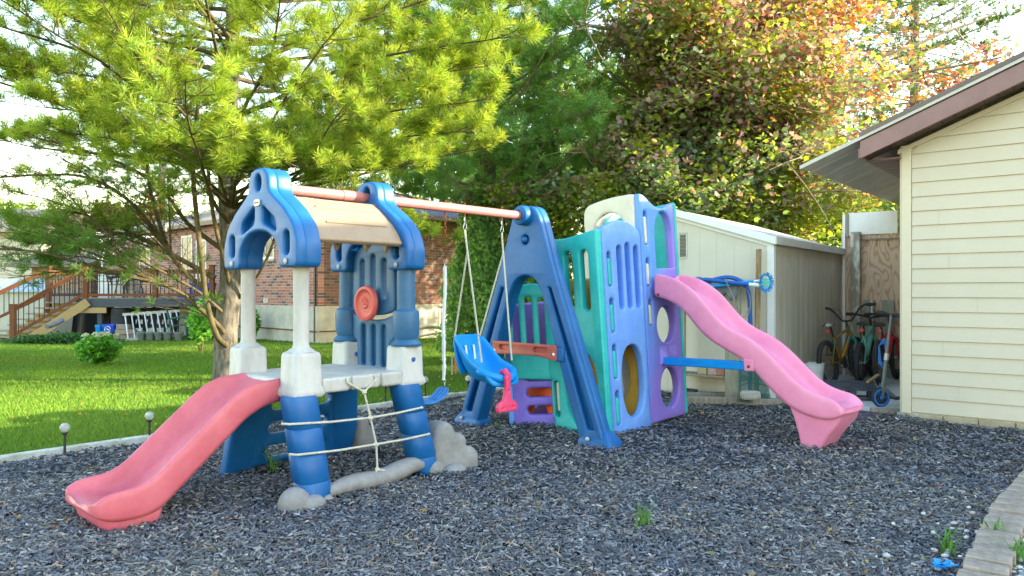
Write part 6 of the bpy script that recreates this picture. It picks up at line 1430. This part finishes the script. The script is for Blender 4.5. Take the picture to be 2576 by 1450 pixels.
cedar('rounded cedar far behind the brick house roof', (-9.5, 36, -.3), 7.6, 2.2, 43, pal((.05, .11, .025), (.09, .17, .04)), 12000, .15)
# far tree mass
def roundtree(label, base, H, rad, seed, cols, n, L, name='leafy_tree', z0=.3):
    t = empty(name, label, 'tree', base); r = np.random.default_rng(seed); qq = random.Random(seed)
    tb_ = MB().tube([(0, 0, -.3), (.1, 0, H * .4), (0, .1, H * .7)], [.22, .15, .07], 8)
    cl_ = []
    for k in range(26):
        d = Vector((qq.gauss(0, 1), qq.gauss(0, 1), qq.gauss(0, 1))).normalized() * qq.uniform(.45, .95); c = Vector((d.x * rad[0], d.y * rad[1], H * (z0 + 1) / 2 + d.z * H * (1 - z0) / 2)); cl_.append(c)
        s_ = Vector((0, 0, H * qq.uniform(.25, .55))); tb_.tube([s_, s_.lerp(c, .5) + Vector((0, 0, .2)), c], [.06, .04, .015], 5)
    obj('trunk', tb_, M['limb2'], t); ci = r.integers(0, len(cl_), n); C = np.array([c[:] for c in cl_])[ci]; d = r.normal(size=(n, 3)); d /= np.linalg.norm(d, axis=1, keepdims=True)
    p = C + d * (r.random((n, 1)) ** .4) * np.array([rad[0] * .42, rad[1] * .42, H * .15]); leaves('crown', p, L, cols, M['leaf'], t, r, .8, OVAL, d * .6); return t
yg = pal((.16, .24, .03), (.10, .18, .02), (.22, .28, .03)); dg = pal((.05, .10, .025), (.08, .15, .03), (.04, .08, .03)); rd = pal((.14, .05, .035), (.10, .08, .03), (.07, .10, .03))
roundtree('bright green tree far beyond the house roof', (-14, 44, -.4), 6.6, (5, 4), 51, yg, 9000, .32); roundtree('dark tree far behind the clothes line', (-23, 46, -.4), 6.5, (4, 4), 52, dg, 9000, .32)
roundtree('reddish tree far behind the house, left of the antenna', (-20, 40, -.4), 6.8, (2.2, 2.2), 53, rd, 5000, .28); roundtree('green tree far off behind the neighbour house', (-34, 52, -.4), 7.5, (5.5, 4), 54, yg, 8000, .36)
roundtree('dense green tree far beyond the shed and the maple', (7, 30, -.3), 9, (5.5, 4), 55, pal((.10, .17, .02), (.16, .22, .02), (.06, .12, .02)), 12000, .26); roundtree('added green tree behind the shed, hidden by the maple, shading the house wall', (5.2, 22.5, -.2), 8.5, (3.2, 3), 58, pal((.14, .22, .04), (.2, .27, .03), (.09, .16, .05)), 9000, .2); roundtree('green tree beyond the garage roof, right of the maple', (15, 31, -.3), 6.5, (4, 3.5), 56, yg, 9000, .26)  # tree behind the shed added to shade the right house wall and thicken foliage
roundtree('tall leafy tree behind the second pine', (0.5, 32, -.3), 12, (6, 4), 57, dg, 12000, .28)
# ---------------- maple
mp = empty('maple_tree', 'big maple with dark green, purple and orange leaves behind the shed', 'tree')
MY = 14.; tb_ = MB(); q = random.Random(77)
base = Vector((X(1742, MY), MY, -.1)); fork = P(1742, 470, MY)
tb_.tube(smooth([base, P(1738, 600, MY), fork, P(1745, 400, MY)], 3), [.24, .22, .21, .20, .20, .19, .19, .18, .17, .17], 12)
tips = []
def grow(p, d, L, r_, lv):
    n = 5; pts = curve_pts(p, d, L, n, q, .12, 0, .12); tb_.tube(pts, [r_ * (1 - .5 * i / n) for i in range(n + 1)], 8 if lv < 2 else 4, cap=False)
    if lv >= 3: tips.append((pts[-1], (pts[-1] - pts[-2]).normalized())); tips.append((pts[3], (pts[-1] - pts[-2]).normalized())); return
    for k in range((5, 4, 4)[lv] if lv < 3 else 0):
        f = q.uniform(.3, 1.); x = f * n; i = min(int(x), n - 1); pp = pts[i].lerp(pts[i + 1], x - i); dd = (pts[i + 1] - pts[i]).normalized(); v = Vector((q.gauss(0, 1), q.gauss(0, 1), q.gauss(0, .55))).normalized()
        grow(pp, dd * .55 + v * .85, L * q.uniform(.45, .72), r_ * .5, lv + 1)
for (px, py, Y, r_) in ((1760, 120, 13.5, .11), (1700, 250, 13.2, .10), (1800, 200, 14.2, .09), (1640, 330, 13.6, .07), (1850, 330, 13.2, .07), (1960, 300, 13.4, .08), (2030, 160, 13.8, .08), (1600, 60, 14.2, .08), (1900, 20, 13.6, .08), (1740, -100, 14, .1),
                        (1420, 480, 13.8, .06), (2060, 400, 13.3, .06), (1650, 480, 12.9, .06), (1880, 470, 12.9, .06), (1560, 560, 13.2, .05), (1980, 500, 13.4, .05), (2160, 150, 14., .06), (1740, 200, 16.5, .09), (1980, 300, 16.5, .08)):
    e = P(px, py, Y); s_ = fork + Vector((0, 0, q.uniform(-.1, .5))) if e.z > 3.6 else fork.lerp(base, q.uniform(.1, .45)); grow(s_, e - s_, (e - s_).length * 1.0, r_, 0)
obj('trunk', tb_, M['limb2'], mp, ang=180, recalc=False)
r = np.random.default_rng(4); TP = np.array([t[0][:] for t in tips]); print('maple tips', len(TP))
n = 165000; ci = r.integers(0, len(TP), n); p = TP[ci] + r.normal(size=(n, 3)) * np.array([.27, .27, .19])
px_ = 1288 + 1900 * p[:, 0] / p[:, 1]; py_ = 733 - 1900 * (p[:, 2] - EYE) / p[:, 1]
# keep the crown's real outline: rounded dome, ragged
ex = (p[:, 0] - 3.6) / 4.6; ez = (p[:, 2] - 4.3) / 4.6; gap = (np.abs(px_ - 1748) < 45) & (py_ > 270) & (py_ < 470) & (p[:, 1] < 14.1) & (r.random(n) < .8); keep = ~gap & (ex ** 2 + np.maximum(ez, 0) ** 2 < 1.12) & (p[:, 2] > 1.5) & ~((p[:, 0] > 3.8) & (p[:, 1] < 12.0) & (p[:, 2] < 3.2)) & ~((p[:, 0] > 6.6 + .5 * np.sin(p[:, 2] * 5)) & (p[:, 2] > 5.3)) & ~((p[:, 0] > 6.4) & (p[:, 2] < 2.9)) & ~((p[:, 0] < 1.9 + .5 * np.sin(p[:, 2] * 3)) & (p[:, 1] < 15.4) & (p[:, 2] > 3.2)); p = p[keep]; n = len(p)
def mcol(n, r, p):
    g1 = np.array([.16, .235, .06]); g2 = np.array([.21, .25, .03]); gb = np.array([.14, .20, .14]); pu = np.array([.24, .155, .17]); orr = np.array([.40, .15, .06]); C = np.zeros((n, 3)); k = r.random(n)
    hi = 1 / (1 + np.exp(-((p[:, 0] - 6.2) * 1.2 + (p[:, 2] - 4.7) * 1.2 + .6 * np.sin(p[:, 0] * 3) * np.sin(p[:, 2] * 2.7 + p[:, 1]))))
    cl_ = .5 + .5 * np.sin(p[:, 0] * 2.3 + 1) * np.sin(p[:, 2] * 2.9 + .5) * np.sin(p[:, 1] * 2.1)
    k = np.clip(.5 + .33 * np.sin(p[:, 0] * 4.1 + 2) * np.sin(p[:, 2] * 4.7) + .22 * np.sin(p[:, 1] * 5.3 + p[:, 0] * 2) + r.normal(0, .13, n), 0, 1); C[:] = gb; C[k > .34] = g1; C[k > .66] = g2; m_ = (r.random(n) < .10 + .62 * cl_ * np.clip((p[:, 2] - 2.4) / 1.6, 0, 1)); C[m_] = pu; m_ = r.random(n) < hi * .75; C[m_] = orr
    m_ = m_ & (r.random(n) < .35); C[m_] = np.array([.16, .06, .085]); return np.where(C[:, :1] > .38, 1., 1.3) * C * r.uniform(.85, 1.15, (n, 1))
leaves('crown', p, .088, mcol, M['leaf'], mp, r, .6, LEAF5[[0, 2, 3, 4, 5, 7, 9, 10, 11, 12]])
# ---------------- shrubs and ground plants
def shrub(label, loc, rad, zc, n, L, cols, seed, name='shrub', stems=8, shell=.35):
    t = empty(name, label, 'shrub', loc); qq = random.Random(seed); sm_ = MB()
    for i in range(stems): a = qq.uniform(0, 6.28); sm_.tube([(0.03 * math.cos(a), .03 * math.sin(a), -.05), (rad[0] * .35 * math.cos(a), rad[1] * .35 * math.sin(a), zc * .7), (rad[0] * .7 * math.cos(a), rad[1] * .7 * math.sin(a), zc * 1.2)], [.012, .008, .004], 5)
    obj('stem', sm_, M['limb'], t); leafcloud('foliage', (0, 0, zc), rad, n, L, cols, M['leaf'], t, seed=seed, shell=shell); return t
lg = pal((.12, .32, .05), (.17, .40, .06), (.09, .25, .04)); Y = 13.5; loc = G(248, 915, gz(0, 13.6)); hy = shrub('round hydrangea bush with pale green flower heads on the lawn', loc, (.36, .34, .25), .25, 1700, .10, lg, 61, 'hydrangea_bush')
for i in range(11):
    a = i * 2.4; rr = .30 * math.sqrt((i + .5) / 11); mb = MB()
    r0 = random.Random(i)
    for k in range(38):
        d = Vector((r0.gauss(0, 1), r0.gauss(0, 1), abs(r0.gauss(0, .8)))).normalized() * .05; mb.ball((rr * math.cos(a) * 1.1 + d.x, rr * math.sin(a) + d.y, .44 + .06 * (1 - rr * 3) + d.z * .6 + .05), .013, 5)
    obj('flower_head', mb, M['fh'] if 'fh' in M else M.setdefault('fh', mat('flower', (.36, .42, .16), .8, .2, col2=(.58, .60, .42), vscale=30)), hy)
loc = G(505, 880, gz(0, 17)); shrub('small upright bush with fresh leaves left of the pine trunk', loc, (.30, .28, .48), .62, 900, .10, lg, 62)
loc = G(637, 850, gz(0, 19)); shrub('small leafy bush just right of the pine trunk', loc, (.22, .22, .4), .45, 500, .10, lg, 63)
tagit(leafcloud('ground_cover', (X(150, 20.8), 20.8, gz(0, 21) + .05), (1.6, .5, .22), 4200, .09, pal((.03, .09, .02), (.05, .13, .03)), M['leaf'], seed=64, shell=.2), 'low dark green ground cover beside the deck stairs', 'ground cover', None, 'stuff')
# weeds: arching blades
def weed(label, loc, n, h, seed, name='weed_tuft'):
    r = np.random.default_rng(seed); V = []
    for i in range(n):
        a = r.random() * 6.28; le = r.uniform(.3, .8) * h; H = h * r.uniform(.5, 1.); w = .0035 + .002 * r.random(); b = np.array([r.normal() * .02, r.normal() * .02, 0]); s = np.array([-math.sin(a), math.cos(a), 0]) * w
        P_ = [b + np.array([math.cos(a) * le * t * t, math.sin(a) * le * t * t, H * (t * 1.5 - t * t * (.5 + .5 * r.random() * (le / h)))]) for t in (0, .35, .7, 1.)]
        for j in range(3): f0, f1 = 1 - .25 * j, 1 - .25 * (j + 1) - (.25 if j == 2 else 0); V += [P_[j] - s * f0, P_[j] + s * f0, P_[j + 1] + s * f1, P_[j + 1] - s * f1]
    V = np.array(V); o = np_obj(name, V, 4, gr, tint=np.tile([[.09, .22, .04]], (len(V) // 4, 1)) * r.uniform(.7, 1.4, (len(V) // 4, 1))); o.location = loc; tagit(o, label, 'weed', 'weeds growing through the mulch')
weed('tall thin weed in the open mulch at the lower right centre', G(1625, 1335), 13, .20, 1); weed('weed tuft against the paver curve, left one', G(2385, 1395), 20, .15, 2); weed('weed tuft rising between two pavers at the right edge', G(2505, 1360), 14, .14, 3)
weed('grass tuft in the gravel at the right picture edge', G(2555, 1420), 22, .15, 4); weed('bright weed under the tower beside the blue ladder leg', G(690, 1185), 16, .26, 5); weed('thin weed at the foot of the garage wall', G(2330, 1045), 7, .26, 6)
weed('small weed patch on the edging behind the red slide', G(300, 1122), 18, .09, 7); weed('sparse weed between the bucket swing and the purple panel', G(1250, 1075), 8, .09, 8)

r = np.random.default_rng(12); n = 260; y = r.uniform(3., 9.5, n); x = (r.random(n) * 1.7 - .85) * y; ok = (left_of_border(x, y) < -.1) & (in_gravel(x, y) < -.05) & ~(((x - GW0.x) * Gn.x + (y - GW0.y) * Gn.y < .02) & ((x - GW0.x) * Gd.x + (y - GW0.y) * Gd.y > -1.1)); p = np.stack([x, y, mulchh(x, y) + .022], 1)[ok]
tagit(leaves('fallen_leaves', p, .038, pal((.32, .2, .08), (.4, .28, .12), (.22, .09, .04), (.3, .3, .08)), M['leaf'], None, r, .35), 'small dry brown leaves scattered on the mulch', 'fallen leaves', None, 'stuff')
r = np.random.default_rng(13); n = 420; y = r.uniform(5.6, 16, n); x = (r.random(n) * .9 - .8) * y; ok = left_of_border(x, y) > .15; p = np.stack([x, y, gza(y) + .012], 1)[ok]
tagit(leaves('fallen_leaves', p, .045, pal((.32, .22, .06), (.4, .33, .12), (.2, .2, .05)), M['leaf'], None, r, .4), 'tan leaf litter scattered over the lawn', 'fallen leaves', None, 'stuff')
